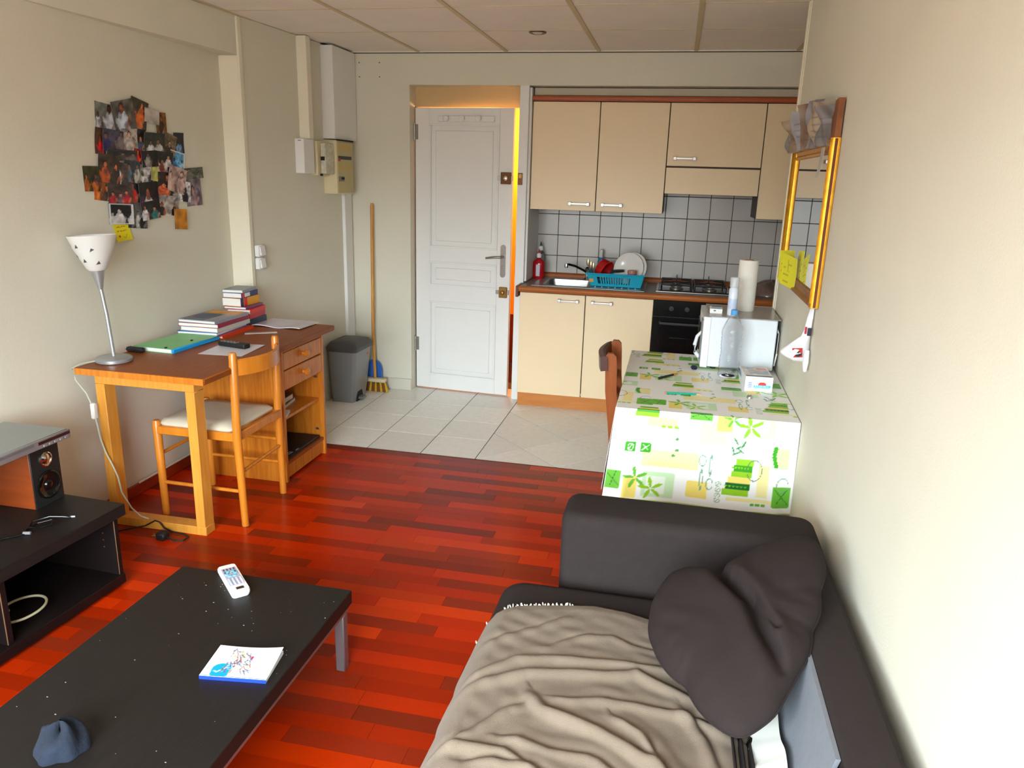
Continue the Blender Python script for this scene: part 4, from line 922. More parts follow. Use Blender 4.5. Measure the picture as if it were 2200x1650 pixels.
# folder, papers, remote, pouch
fo = thing('folder', 'green folder with a blue spine lying on the desk beside the lamp', 'folder', (-2.285, 3.115, ZD), RAD(-4))
mb = MB(); mb.box(-0.105, -0.165, 0.0, 0.11, 0.165, 0.002); mb.box(-0.105, -0.165, 0.017, 0.108, 0.165, 0.019); mb.build('cover', mat('mint_card', (140, 204, 140), 0.55, var=0.05, vscale=15), fo, local=True)
mb = MB(); mb.box(-0.10, -0.160, 0.002, 0.10, 0.160, 0.017); mb.build('papers', m_paper, fo, local=True)
mb = MB(); mb.box(0.104, -0.165, 0.0, 0.116, 0.165, 0.020, 0.004); mb.build('spine', mat('sky_blue_card', (20, 150, 214), 0.4), fo, local=True)
for yy in (-0.155, 0.02):
    mb = MB(); mb.box(0.06, yy, 0.019, 0.068, yy+0.012, 0.024, 0.001); mb.build('elastic_tab', m_blackm, fo, local=True)
pc = thing('glasses_case', 'small black case at the left end of the green folder', 'case', (-2.362, 2.925, ZD), RAD(-6))
mb = MB(); mb.box(-0.045, -0.016, 0.0, 0.045, 0.016, 0.022, 0.007); mb.build('body', m_blackm, pc, local=True)
mb = MB(); mb.box(-0.044, -0.017, 0.011, 0.044, -0.0158, 0.013); mb.build('seam', m_black, pc, local=True)
cv = Canvas(8, 8, 0.21, 0.24, (226, 224, 232))
o = sheet('paper_sheet', cv, frame((-1.985, 3.105, ZD+0.0005), (1, 0.08, 0), (-0.08, 1, 0)), m_print, bend=lambda u, v: 0.002*u*v); tag(o, 'white sheet under the black remote on the desk', 'paper')
def remote(name, label, c, L, W, T, rz, body, keym, rows, cols, extra=None, y0=0.0):
    r = thing(name, label, 'remote control', c, rz)
    mb = MB()
    def ring(hw, hl, rr_, z): return rr(0, 0, hw, hl, rr_, z, 4)
    mb.loft([ring(W/2*0.9, L/2*0.98, W*0.18, 0), ring(W/2, L/2, W*0.2, T*0.35), ring(W/2, L/2, W*0.2, T*0.75), ring(W/2*0.92, L/2*0.975, W*0.18, T)]); mb.build('body', body, r, local=True)
    for i in range(rows):
        for j in range(cols):
            mb = MB(); kx = (j-(cols-1)/2)*W*0.72/cols; ky = L*0.40-y0-i*L*0.62/rows
            mb.box(kx-W*0.24/cols, ky-L*0.19/rows, T, kx+W*0.24/cols, ky+L*0.19/rows, T+0.002, 0.0006); mb.build('button', keym, r, local=True)
    return r
remote('remote_control', 'black remote control lying on the white sheet on the desk', (-2.005, 3.152, ZD+0.0034), 0.165, 0.045, 0.020, RAD(78), m_blackm, mat('remote_key_grey', (130, 130, 130), 0.4), 5, 2)
cv = Canvas(16, 12, 0.29, 0.21, (216, 212, 224)).noise(np.random.RandomState(3), 0.05, 5)
o = sheet('plastic_sleeve', cv, frame((-2.050, 3.735, ZD+0.0045), (1, -0.05, 0), (0.05, 1, 0)), mat_print('sleeve_print', 0.15, 0.6), thick=0.004, bend=lambda u, v: 0.010*np.sin(u*5)*(1-v)**2*0+0.004*np.sin(u*9)*(1-v)); tag(o, 'glossy plastic sleeve of papers at the far end of the desk', 'paper')
cv = Canvas(16, 4, 0.16, 0.03, (214, 206, 190)); o = sheet('clear_ruler', cv, frame((-2.06, 3.49, ZD+0.0005), (0.8, 0.5, 0), (-0.5, 0.8, 0)), mat_print('sleeve_print'), thick=0.002); tag(o, 'short pale ruler on the desk right of the book pile', 'ruler')
# A4 pile
def C_(n, c, r=0.4): return mat(n, c, r)
zz = ZD
pile1 = [('folder', 'orange red folder at the bottom of the big pile on the desk', 0.215, 0.30, 0.014, 0.02, -2.268, 3.445, C_('red_orange_card', (220, 60, 20)), 'x+'),
 ('exercise_book', 'blue covered exercise book second from the bottom of the big pile', 0.215, 0.30, 0.016, 0.05, -2.295, 3.43, C_('blue_cover', (30, 80, 170)), 'y+'),
 ('textbook', 'thick white textbook with grey spine in the middle of the big pile', 0.21, 0.29, 0.022, -0.02, -2.28, 3.435, C_('grey_white_cover', (196, 192, 184)), 'x+'),
 ('textbook', 'purple and red textbook near the top of the big pile', 0.22, 0.29, 0.020, 0.02, -2.285, 3.43, C_('plum_cover', (150, 40, 70)), 'x+'),
 ('magazine', 'pale magazine with an orange top edge on the big pile', 0.21, 0.29, 0.014, -0.03, -2.285, 3.43, C_('grey_blue_cover', (150, 152, 164)), 'x+')]
for (nm, lab, w_, d_, h_, rz, cx, cy, cm, sp) in pile1:
    b = slab_book(nm, lab, 'book', (cx, cy, zz), w_, d_, h_, rz, cm, sp, group='books in the big pile on the desk'); zz += h_+0.0004
cv = Canvas(24, 32, 0.205, 0.285, (120, 124, 140)); cv.rect(0, 0.20, 0.205, 0.285, (224, 150, 30)); cv.ell(0.09, 0.12, 0.075, 0.07, (74, 86, 120)); cv.rect(0.14, 0, 0.205, 0.20, (170, 170, 176)); cv.noise(np.random.RandomState(2), 0.3, 6)
o = sheet('magazine_cover', cv, frame((0, 0, 0), (1, 0, 0), (0, 1, 0)), m_print, parent=None); o.parent = b; o.location = (0, 0, 0.0141)
zz = ZD
pile2 = [('paperback', 'dark grey paperback at the bottom of the small book pile', 0.125, 0.185, 0.040, -0.10, -2.265, 3.70, C_('slate_cover', (56, 66, 84))),
 ('paperback', 'crimson paperback low in the small book pile', 0.125, 0.18, 0.026, 0.06, -2.262, 3.70, C_('crimson_cover', (200, 24, 44))),
 ('paperback', 'bright red paperback in the middle of the small book pile', 0.13, 0.185, 0.026, 0.10, -2.262, 3.70, C_('bright_red_cover', (226, 30, 16))),
 ('paperback', 'red and blue striped paperback under the orange dictionary', 0.13, 0.18, 0.014, 0.02, -2.275, 3.695, C_('red_blue_cover', (120, 60, 110))),
 ('dictionary', 'thick orange dictionary with blue and red bands in the small pile', 0.115, 0.175, 0.044, -0.04, -2.290, 3.695, C_('orange_cover', (224, 150, 22))),
 ('paperback', 'navy paperback above the orange dictionary', 0.11, 0.175, 0.028, 0.04, -2.290, 3.695, C_('navy_cover', (36, 44, 110))),
 ('paperback', 'light grey paperback on the very top of the small pile', 0.115, 0.165, 0.016, 0.10, -2.292, 3.69, C_('light_grey_cover', (150, 158, 166)))]
for k, (nm, lab, w_, d_, h_, rz, cx, cy, cm) in enumerate(pile2):
    b = slab_book(nm, lab, 'book', (cx, cy, zz), w_, d_, h_, rz, cm, 'x+', group='books in the small pile on the desk'); zz += h_+0.0004
    if nm == 'dictionary':
        for (ya, yb, cm2) in ((-0.088, -0.062, C_('navy_cover', (36, 44, 110))), (-0.055, -0.028, C_('bright_red_cover', (226, 30, 16)))):
            mb = MB(); mb.box(w_/2, ya, 0.0, w_/2+0.0006, yb, h_); mb.build('spine_band', cm2, b, local=True)
    if k == 5:
        mb = MB(); mb.box(w_/2, -0.055, 0.004, w_/2+0.0006, 0.0, h_-0.004); mb.build('spine_band', m_paper, b, local=True)
        mb = MB(); mb.box(w_/2, -0.08, 0.002, w_/2+0.0006, -0.062, h_-0.002); mb.build('spine_band', C_('bright_red_cover', (226, 30, 16)), b, local=True)

# ================================================================== DESK CHAIR (faces the desk, seat towards -x)
ch = thing('desk_chair', 'honey coloured beech chair with a cream seat pulled up to the desk', 'chair', (-2.0, 3.0, 0))
cyA, cyB = 2.812, 3.190; xr_, xf_ = -1.806, -2.205
def legtube(pts, rs, nm='leg'): MB().tube(pts, rs, 14).build(nm, m_orange, ch)
legtube([(xr_+0.012, cyA, 0), (xr_, cyA, 0.42), (xr_+0.006, cyA, 0.79), (xr_+0.006, cyA, 0.803)], [0.016, 0.019, 0.0175, 0.013])
legtube([(xr_-0.006, cyB, 0), (xr_-0.012, cyB, 0.42), (xr_-0.006, cyB, 0.79), (xr_-0.006, cyB, 0.803)], [0.016, 0.019, 0.0175, 0.013])
legtube([(xf_, cyA+0.01, 0), (xf_-0.002, cyA+0.005, 0.45), (xf_-0.002, cyA+0.005, 0.462)], [0.016, 0.019, 0.014])
legtube([(xf_, cyB, 0), (xf_, cyB, 0.45), (xf_, cyB, 0.462)], [0.016, 0.019, 0.014])
mb = MB(); mb.box(xf_, cyA-0.010, 0.400, xr_, cyA+0.010, 0.440, 0.004); mb.build('seat_rail', m_orange, ch)
mb = MB(); mb.box(xf_, cyB-0.010, 0.400, xr_, cyB+0.010, 0.440, 0.004); mb.build('seat_rail', m_orange, ch)
mb = MB(); mb.box(xf_-0.010, cyA, 0.400, xf_+0.010, cyB, 0.440, 0.004); mb.build('seat_rail', m_orange, ch)
mb = MB(); mb.box(xr_-0.012, cyA, 0.400, xr_+0.008, cyB, 0.440, 0.004); mb.build('seat_rail', m_orange, ch)
mb = MB(); scx, scy = (xr_+xf_)/2-0.01, (cyA+cyB)/2
mb.loft([rr(scx, scy, 0.185, 0.182, 0.03, 0.440, 4), rr(scx, scy, 0.190, 0.186, 0.035, 0.450, 4), rr(scx, scy, 0.180, 0.176, 0.04, 0.462, 4), rr(scx, scy, 0.12, 0.12, 0.04, 0.468, 4)]); mb.build('seat', mat('cream_vinyl', (222, 210, 186), 0.5, bump=0.2, bscale=300), ch)
def rod(p, q, r=0.0085): MB().tube([p, q], r, 10).build('stretcher', m_orange, ch)
rod((xf_, cyA+0.006, 0.165), (xr_+0.008, cyA, 0.165)); rod((xf_, cyB, 0.165), (xr_-0.008, cyB, 0.165))
rod((xf_, cyB, 0.285), (xr_-0.008, cyB, 0.285)); rod((xr_+0.006, cyA, 0.255), (xr_-0.008, cyB, 0.255)); rod((xf_, cyA, 0.30), (xf_, cyB, 0.30))
# bent top rail
ringsA = []
for k in range(17):
    t = k/16; yy = cyA+(cyB-cyA)*t; bow = 0.075*math.sin(math.pi*t)**0.8; x_ = xr_+0.004-0.012*t+bow
    dx_ = 0.009; ringsA.append([(x_-dx_, yy, 0.700), (x_+dx_, yy, 0.700), (x_+dx_, yy, 0.770-0.004), (x_, yy, 0.772), (x_-dx_, yy, 0.766)])
MB().loft(ringsA).build('back_rail', m_orange, ch)

# ================================================================== BIN, BROOM, DUSTPAN
bn = thing('pedal_bin', 'grey plastic pedal bin standing in the corner behind the desk', 'bin', (-2.18, 4.84, 0))
m_bin = mat('bin_grey_plastic', (130, 130, 131), 0.3, coat=0.2); m_lid = mat('bin_dark_lid', (74, 72, 74), 0.45)
def rrect(x0, y0, x1, y1, r, z): return rr((x0+x1)/2, (y0+y1)/2, (x1-x0)/2, (y1-y0)/2, r, z, 4)
mb = MB(); mb.loft([rrect(-2.268, 4.720, -2.105, 4.945, 0.022, 0), rrect(-2.27, 4.716, -2.100, 4.95, 0.022, 0.02), rrect(-2.278, 4.69, -2.068, 4.985, 0.026, 0.375)]); mb.build('body', m_bin, bn)
mb = MB(); mb.loft([rrect(-2.284, 4.682, -2.060, 4.995, 0.03, 0.368), rrect(-2.287, 4.678, -2.056, 5.0, 0.03, 0.395), rrect(-2.27, 4.70, -2.075, 4.98, 0.04, 0.425), rrect(-2.22, 4.76, -2.12, 4.92, 0.04, 0.440)]); mb.build('lid', m_lid, bn)
mb = MB()
pp = [(4.815+0.055*math.cos(math.pi*k/10), 0.0+0.095*math.sin(math.pi*k/10)) for k in range(11)]
mb.prism(pp, (-2.099, -2.0955), 'x'); mb.build('pedal_recess', m_dark, bn)
mb = MB(); mb.box(-2.12, 4.785, 0.012, -2.060, 4.85, 0.030, 0.006); mb.build('pedal', m_grey, bn)
mb = MB(); mb.box(-2.0745, 4.90, 0.315, -2.0725, 4.93, 0.34); mb.build('logo', mat('red_logo', (196, 60, 60), 0.4), bn)
bm_ = thing('broom', 'wooden handled broom leaning in the corner behind the bin', 'broom', (-2.07, 5.06, 0))
mb = MB(); mb.tube([(-2.080, 5.065, 0.085), (-2.098, 5.085, 0.45), (-2.105, 5.125, 1.33), (-2.105, 5.126, 1.356)], [0.0115, 0.0115, 0.0115, 0.008], 12); mb.build('handle', mat('broom_stick', (204, 142, 62), 0.45, var=0.3, vscale=6, stretch=(10, 10, 1)), bm_)
mb = MB(); mb.box(-2.155, 5.035, 0.072, -1.995, 5.085, 0.100, 0.006); mb.build('head', mat('cream_broom_head', (222, 206, 170), 0.5), bm_)
for k in range(9):
    x_ = -2.146+0.0178*k; c = (206, 160, 30) if k % 2 == 0 else (120, 70, 26); out = (k-3.2)*0.0042
    mb = MB(); mb.tube([(x_, 5.06, 0.073), (x_+out*0.6, 5.056, 0.03), (x_+out, 5.052, 0.0)], [0.0075, 0.011, 0.012], 8); mb.build('bristle_tuft', mat('bristle_%d' % (k % 2), c, 0.7), bm_)
dp = thing('dustpan', 'blue dustpan standing on end behind the bin', 'dustpan', (-2.10, 5.12, 0))
mb = MB(); pts = [(-2.17, 0.0), (-2.045, 0.0), (-2.045, 0.12)]+[(-2.108+0.063*math.cos(RAD(a)), 0.15+0.075*math.sin(RAD(a))) for a in range(0, 181, 20)]+[(-2.17, 0.12)]
mb.prism(pts, (5.112, 5.120), 'y'); mb.build('pan', mat('blue_plastic', (56, 110, 196), 0.35), dp)
mb = MB(); mb.box(-2.172, 5.092, 0.0, -2.166, 5.120, 0.15, 0.002); mb.box(-2.049, 5.092, 0.0, -2.043, 5.120, 0.15, 0.002); mb.build('side_wall', mat('blue_plastic', (56, 110, 196), 0.35), dp)

# ================================================================== TV BENCH GROUP
tv = thing('tv_bench', 'low black-brown bench with open compartments along the left wall', 'bench', (-1.935, 2.252, 0), RAD(-3))
def lb(nm, a, mt=m_esprd, b=0.002): return MB().box(*a, b).build(nm, mt, tv, local=True)
lb('bench_top', (-0.50, -1.40, 0.290, 0.0, 0.0, 0.335), m_espr)
lb('end_panel', (-0.49, -0.036, 0.05, -0.028, -0.014, 0.290)); lb('end_panel', (-0.49, -1.385, 0.05, -0.028, -1.363, 0.290))
lb('divider', (-0.49, -0.512, 0.05, -0.034, -0.488, 0.290)); lb('divider', (-0.49, -0.95, 0.05, -0.034, -0.926, 0.290))
lb('bottom_board', (-0.49, -1.385, 0.012, -0.020, -0.014, 0.050)); lb('back_panel', (-0.498, -1.385, 0.05, -0.490, -0.014, 0.290))
lb('base', (-0.47, -1.37, 0.0, -0.05, -0.03, 0.012), m_dark, 0)
mb = MB(); mb.box(-0.0285, -0.036, 0.052, -0.0275, -0.0335, 0.288); mb.box(-0.0345, -0.512, 0.052, -0.0335, -0.509, 0.288); mb.build('worn_edge', mat('worn_edge', (150, 110, 80), 0.6), tv, local=True)
for k in range(3):
    MB().box(-0.085, -0.0375, 0.215-0.028*k, -0.080, -0.036, 0.220-0.028*k).build('peg_hole', m_brass, tv, local=True)
# coil of cable in the bench
mb = MB(); pts = []
for k in range(60):
    t = k/59; a = RAD(200-420*t); r_ = 0.075-0.04*max(0, t-0.55)/0.45; pts.append((-2.09+r_*0.9*math.cos(a)-0.02*t, 1.90+1.15*r_*math.sin(a)-0.07*max(0, t-0.5), 0.058+0.01*t+0.05*(1-t)*0.4))
mb.tube(pts, 0.0045, 8); tag(mb.build('cable_coil', mat('cream_cable', (206, 196, 160), 0.4), loc=(-2.1, 1.9, 0.05)), 'cream cable loop lying in the bench compartment', 'cable')
# loudspeakers
m_spw = mat('cherry_veneer', (150, 66, 20), 0.45, var=0.6, vscale=4, rgb2=(120, 48, 14), stretch=(1, 8, 8))
def speaker(lab, y0):
    s = thing('loudspeaker', lab, 'loudspeaker', (-2.29, y0+0.066, 0.335), group='bookshelf speakers')
    mb = MB(); mb.box(-2.375, y0, 0.335, -2.199, y0+0.132, 0.593, 0.002); mb.build('cabinet', m_spw, s)
    mb = MB(); mb.box(-2.199, y0, 0.335, -2.193, y0+0.132, 0.593, 0.002); fb_ = mb.build('front_baffle', m_blackm, s)
    mb = MB(); mb.lathe([(0.028, 0.0), (0.028, 0.003), (0.024, 0.004), (0.020, 0.001), (0.010, 0.006), (0.002, 0.008)], (-2.193, y0+0.068, 0.510), 24, 'x'); mb.build('tweeter', m_chrome, fb_)
    mb = MB(); mb.lathe([(0.054, 0.0), (0.054, 0.004), (0.048, 0.006), (0.042, 0.001), (0.018, 0.0005), (0.014, 0.006), (0.002, 0.008)], (-2.193, y0+0.066, 0.412), 30, 'x'); mb.build('woofer', m_black, fb_)
speaker('cherry wood bookshelf speaker with black front on the bench', 2.117)
speaker('matching bookshelf speaker under the near end of the disc player', 1.66)
dv = thing('disc_player', 'slim silver disc player lying across the speakers', 'disc player', (-2.23, 1.98, 0.594))
mb = MB(); mb.box(-2.37, 1.64, 0.600, -2.098, 2.205, 0.632, 0.003); mb.build('body', mat('player_silver', (148, 154, 154), 0.35, 0.4), dv)
mb = MB(); mb.box(-2.098, 1.64, 0.600, -2.088, 2.205, 0.631, 0.002); fpn = mb.build('front_panel', mat('player_front', (150, 146, 148), 0.35, 0.5), dv)
mb = MB(); mb.box(-2.0885, 2.06, 0.616, -2.0865, 2.20, 0.627); mb.build('display', mat('dark_display', (60, 30, 30), 0.2), fpn)
mb = MB(); mb.box(-2.0885, 1.75, 0.618, -2.0865, 2.04, 0.628); mb.build('tray', mat('tray_grey', (120, 116, 118), 0.35, 0.4), fpn)
for k in range(5):
    MB().box(-2.0885, 2.08+0.024*k, 0.604, -2.0855, 2.095+0.024*k, 0.611, 0.0005).build('button', m_silver, fpn)
for (xx, yy) in ((-2.35, 1.68), (-2.35, 2.17), (-2.22, 1.68), (-2.22, 2.17)): MB().lathe([(0.012, -0.0065), (0.012, 0.0), (0.002, 0.0)], (xx, yy, 0.600), 12).build('foot', m_blackm, dv)
# earphones cable on the bench
ea = thing('earphones', 'tangled black earphones cable on the bench top', 'earphones', (-2.08, 2.0, 0.335))
pts = [(-2.03, 2.095, 0.338), (-2.05, 2.08, 0.345), (-2.085, 2.06, 0.350), (-2.12, 2.02, 0.345), (-2.10, 1.985, 0.340), (-2.06, 1.99, 0.342), (-2.04, 2.02, 0.344), (-2.06, 2.045, 0.348), (-2.10, 2.02, 0.340), (-2.10, 1.97, 0.338), (-2.075, 1.95, 0.339), (-2.09, 1.93, 0.338), (-2.12, 1.90, 0.338), (-2.13, 1.86, 0.338), (-2.10, 1.80, 0.338)]
MB().tube(pts, 0.003, 8).build('cable', m_black, ea)
MB().tube([(-2.034, 2.098, 0.3385), (-2.020, 2.104, 0.3385)], 0.0038, 8).build('plug', m_silver, ea)
MB().tube([(-2.062, 1.952, 0.341), (-2.085, 1.945, 0.341)], 0.0055, 8).build('earbud', m_grey, ea)
MB().tube([(-2.10, 1.84, 0.341), (-2.12, 1.80, 0.341)], 0.005, 8).build('remote_bead', m_grey, ea)

# ================================================================== COFFEE TABLE
ZT = 0.275
tb = thing('coffee_table', 'long low wenge coffee table with grey metal legs', 'table', (-1.21, 1.35, 0))
tx0, tx1, ty0, ty1 = -1.515, -0.912, 0.72, 1.992
MB().box(tx0, ty0, 0.228, tx1, ty1, ZT, 0.0025).build('table_top', m_espr, tb)
mb = MB(); q = 0.025
mb.box(tx1-0.040, ty0+0.01, 0.203, tx1-0.012, ty1-0.01, 0.228); mb.box(tx0+0.012, ty0+0.01, 0.203, tx0+0.040, ty1-0.01, 0.228); mb.box(tx0+0.04, ty1-0.038, 0.203, tx1-0.04, ty1-0.012, 0.228); mb.box(tx0+0.04, ty0+0.012, 0.203, tx1-0.04, ty0+0.038, 0.228); mb.build('under_frame', m_alu, tb)
for (xx, yy) in ((tx1-0.044, ty1-0.044), (tx0+0.012, ty1-0.044), (tx1-0.044, ty0+0.012), (tx0+0.012, ty0+0.012)): MB().box(xx, yy, 0, xx+0.032, yy+0.032, 0.203, 0.003).build('leg', m_alu, tb)
# white remote
rm = thing('remote_control', 'white remote control with blue keys on the coffee table', 'remote control', (-1.290, 1.932, ZT), RAD(46))
L_, W_, T_ = 0.19, 0.058, 0.022
mb = MB(); mb.loft([rr(0, 0, W_/2*0.9, L_/2*0.97, 0.012, 0, 4), rr(0, 0, W_/2, L_/2, 0.012, T_*0.4, 4), rr(0, 0, W_/2, L_/2, 0.012, T_*0.8, 4), rr(0, 0, W_/2*0.92, L_/2*0.97, 0.010, T_, 4)]); mb.build('body', m_white, rm, local=True)
MB().box(-W_*0.38, -L_*0.27, T_, W_*0.38, L_*0.36, T_+0.0006).build('key_field', mat('key_field_grey', (176, 178, 196), 0.4), rm, local=True)
for j in range(4):
    for i in range(2):
        y_ = (0.30-0.10*i)*L_; MB().box(-W_*0.28+j*W_*0.18-0.002, y_-0.006, T_+0.0006, -W_*0.28+j*W_*0.18+0.0022, y_+0.006, T_+0.002, 0.0004).build('button', mat('dark_key', (70, 70, 86), 0.4), rm, local=True)
    MB().box(-W_*0.32+j*W_*0.20, -L_*0.25, T_+0.0006, -W_*0.32+j*W_*0.20+0.0055, -L_*0.02, T_+0.0022, 0.0005).build('button', mat('pale_key', (214, 216, 236), 0.35), rm, local=True)
for k in range(6):
    a = k*math.pi/3; MB().lathe([(0.0062, T_+0.0006), (0.0058, T_+0.0028), (0.002, T_+0.003)], (0.014*math.cos(a), 0.026+0.016*math.sin(a), 0), 10).build('button', mat('blue_key', (120, 190, 226), 0.35), rm, local=True)
MB().box(-0.010, -L_*0.42, T_*0.7, 0.014, -L_*0.34, T_+0.0008, 0.001).build('battery_slot', mat('slot_brown', (60, 40, 36), 0.3), rm, local=True)
# booklet
bk = thing('booklet', 'white booklet with a blue logo and sketch on the coffee table', 'booklet', (-1.035, 1.562, ZT), RAD(8))
BW, BH = 0.178, 0.128
mb = MB(); mb.box(-BW/2+0.001, -BH/2+0.001, 0, BW/2-0.001, BH/2-0.001, 0.010); mb.build('pages', m_paper, bk, local=True)
cv = Canvas(90, 64, BW, BH, (244, 245, 250))
cv.ell(0.046, 0.030, 0.026, 0.024, (0, 160, 225)); cv.rect(0.022, 0.004, 0.072, 0.030, (0, 160, 225), rnd=0.006)
for (a, b, c, d) in ((0.030, 0.022, 0.038, 0.018), (0.038, 0.018, 0.044, 0.026), (0.044, 0.026, 0.050, 0.022), (0.048, 0.034, 0.062, 0.038), (0.050, 0.028, 0.058, 0.046)): cv.line(a, b, c, d, 0.0022, (190, 230, 250))
r = np.random.RandomState(5)
for k in range(80):
    a = 0.045+0.065*r.rand(); b = 0.030+0.095*r.rand()*(1-0.3*(a-0.045)/0.065); c = [(60, 66, 90), (90, 110, 140), (140, 60, 60), (60, 100, 150), (150, 160, 170), (190, 170, 90)][r.randint(6)]
    cv.line(a, b, a+0.022*(r.rand()-0.3), b-0.020*r.rand(), 0.0014, c, 0.9)
cv.ell(0.108, 0.085, 0.004, 0.006, (190, 30, 110)); cv.rect(0, 0, BW, 0.0032, (20, 70, 210))
o = sheet('cover', cv, frame((0, 0, 0), (1, 0, 0), (0, 1, 0)), m_print, bend=lambda u, v: 0.0102+0.010*(u**3)*(v**2)+0.003*(1-u)**3*v); o.parent = bk
MB().box(-BW/2, -BH/2-0.0006, 0, BW/2, -BH/2+0.001, 0.0104).build('spine', mat('blue_spine', (24, 60, 210), 0.4), bk, local=True)
# rolled socks
lump('rolled_socks', 'rolled up dark blue socks on the near end of the coffee table', 'socks', (-1.262, 1.193, ZT+0.001), 0.055, 0.052, 0.062, mat('navy_knit', (25, 32, 46), 0.95, var=0.35, vscale=25, bump=0.8, bscale=120), 11, amp=0.22)
# dust and crumbs
mb = MB(); r = random.Random(5)
for k in range(48):
    x_ = tx0+0.03+0.56*r.random(); y_ = 1.1+0.85*r.random(); s_ = 0.0007+0.0009*r.random(); mb.box(x_, y_, ZT, x_+s_*(1+2*r.random()), y_+s_, ZT+s_*0.7)
o = mb.build('crumbs', mat('crumb', (164, 152, 132), 0.8), smooth=0); tag(o, 'pale crumbs scattered on the coffee table top', 'crumbs', kind='stuff')

# ================================================================== SOFA
sf = thing('sofa', 'charcoal brown fabric sofa along the right wall', 'sofa', (0.0, 1.2, 0))
def softbox(x0, y0, z0, x1, y1, z1, r, n=6):
    """rounded box as lofted rounded rectangles"""
    mb = MB(); R_ = []
    for k in range(n+1):
        a = math.pi/2*k/n; R_.append((r*(1-math.sin(a)), z0+r*(1-math.cos(a))))
    for k in range(n+1):
        a = math.pi/2*k/n; R_.append((r*(1-math.cos(a)), z1-r*(1-math.sin(a))))
    mb.loft([rr((x0+x1)/2, (y0+y1)/2, (x1-x0)/2-i_, (y1-y0)/2-i_, max(r*1.2-i_*0.6, 0.01), z, 6) for i_, z in R_]); return mb
softbox(-0.262, 2.035, 0.02, 0.478, 2.235, 0.600, 0.035).build('arm', m_sofa, sf, smooth=60)
softbox(-0.262, 0.10, 0.02, 0.478, 0.30, 0.600, 0.035).build('arm', m_sofa, sf, smooth=60)
softbox(-0.395, 0.31, 0.03, 0.31, 2.03, 0.24, 0.02).build('base', m_sofa, sf, smooth=60)
softbox(-0.418, 0.31, 0.215, 0.30, 2.01, 0.398, 0.055).build('seat_cushion', m_sofa, sf, smooth=60)
mb = MB(); mb.prism([(0.315, 0.03), (0.470, 0.03), (0.470, 0.585), (0.455, 0.600), (0.375, 0.600), (0.362, 0.590)], (0.30, 2.03), 'y'); mb.build('back', m_sofa, sf)
mb = MB(); mb.prism([(0.3075, 0.37), (0.3605, 0.588), (0.352, 0.588), (0.299, 0.37)], (1.20, 1.95), 'y'); mb.build('back_lining', m_greyfab, sf)
mb = MB(); mb.add([(0.297, 1.245, 0.368), (0.3495, 1.175, 0.590), (0.3495, 0.5, 0.590), (0.297, 0.5, 0.368), (0.309, 1.245, 0.368), (0.3615, 1.175, 0.590), (0.3615, 0.5, 0.590), (0.309, 0.5, 0.368)], [(0, 1, 2, 3), (7, 6, 5, 4), (0, 4, 5, 1), (1, 5, 6, 2), (2, 6, 7, 3), (3, 7, 4, 0)]); mb.build('back_cover', m_sofa, sf)
mb = MB()
n = 20; A = []; B = []
for k in range(n+1):
    yy = 1.16+0.34*k/n; A.append((0.245+0.006*math.sin(k*1.7), yy, 0.418+0.006*math.sin(k*0.9))); B.append((0.303, yy, 0.45+0.01*math.sin(k*0.7)))
vs = A+B+[(p[0], p[1], p[2]-0.006) for p in A+B]; m_ = n+1; fs = []
for k in range(n): fs += [(k, k+1, m_+k+1, m_+k), (2*m_+k, 3*m_+k, 3*m_+k+1, 2*m_+k+1), (k, 2*m_+k, 2*m_+k+1, k+1), (m_+k, m_+k+1, 3*m_+k+1, 3*m_+k)]
mb.add(vs, fs); mb.build('white_lining', mat('white_lining', (226, 224, 216), 0.8), sf)
mb = MB(); nX, nY = 25, 20; vs = []; fs = []
for jj in range(nY+1):
    for ii in range(nX+1):
        u_ = ii/nX; v_ = jj/nY; vs.append((0.205+0.060*u_+0.02*v_*0, 1.02+0.40*v_, 0.428+0.010*math.sin(u_*19+2*v_)-0.022*u_))
for jj in range(nY):
    for ii in range(nX): a = jj*(nX+1)+ii; fs.append((a, a+1, a+nX+2, a+nX+1))
lo = mb.add(vs, fs).build('loose_cover', m_sofa, sf, smooth=80); md = lo.modifiers.new('t', 'SOLIDIFY'); md.thickness = 0.004
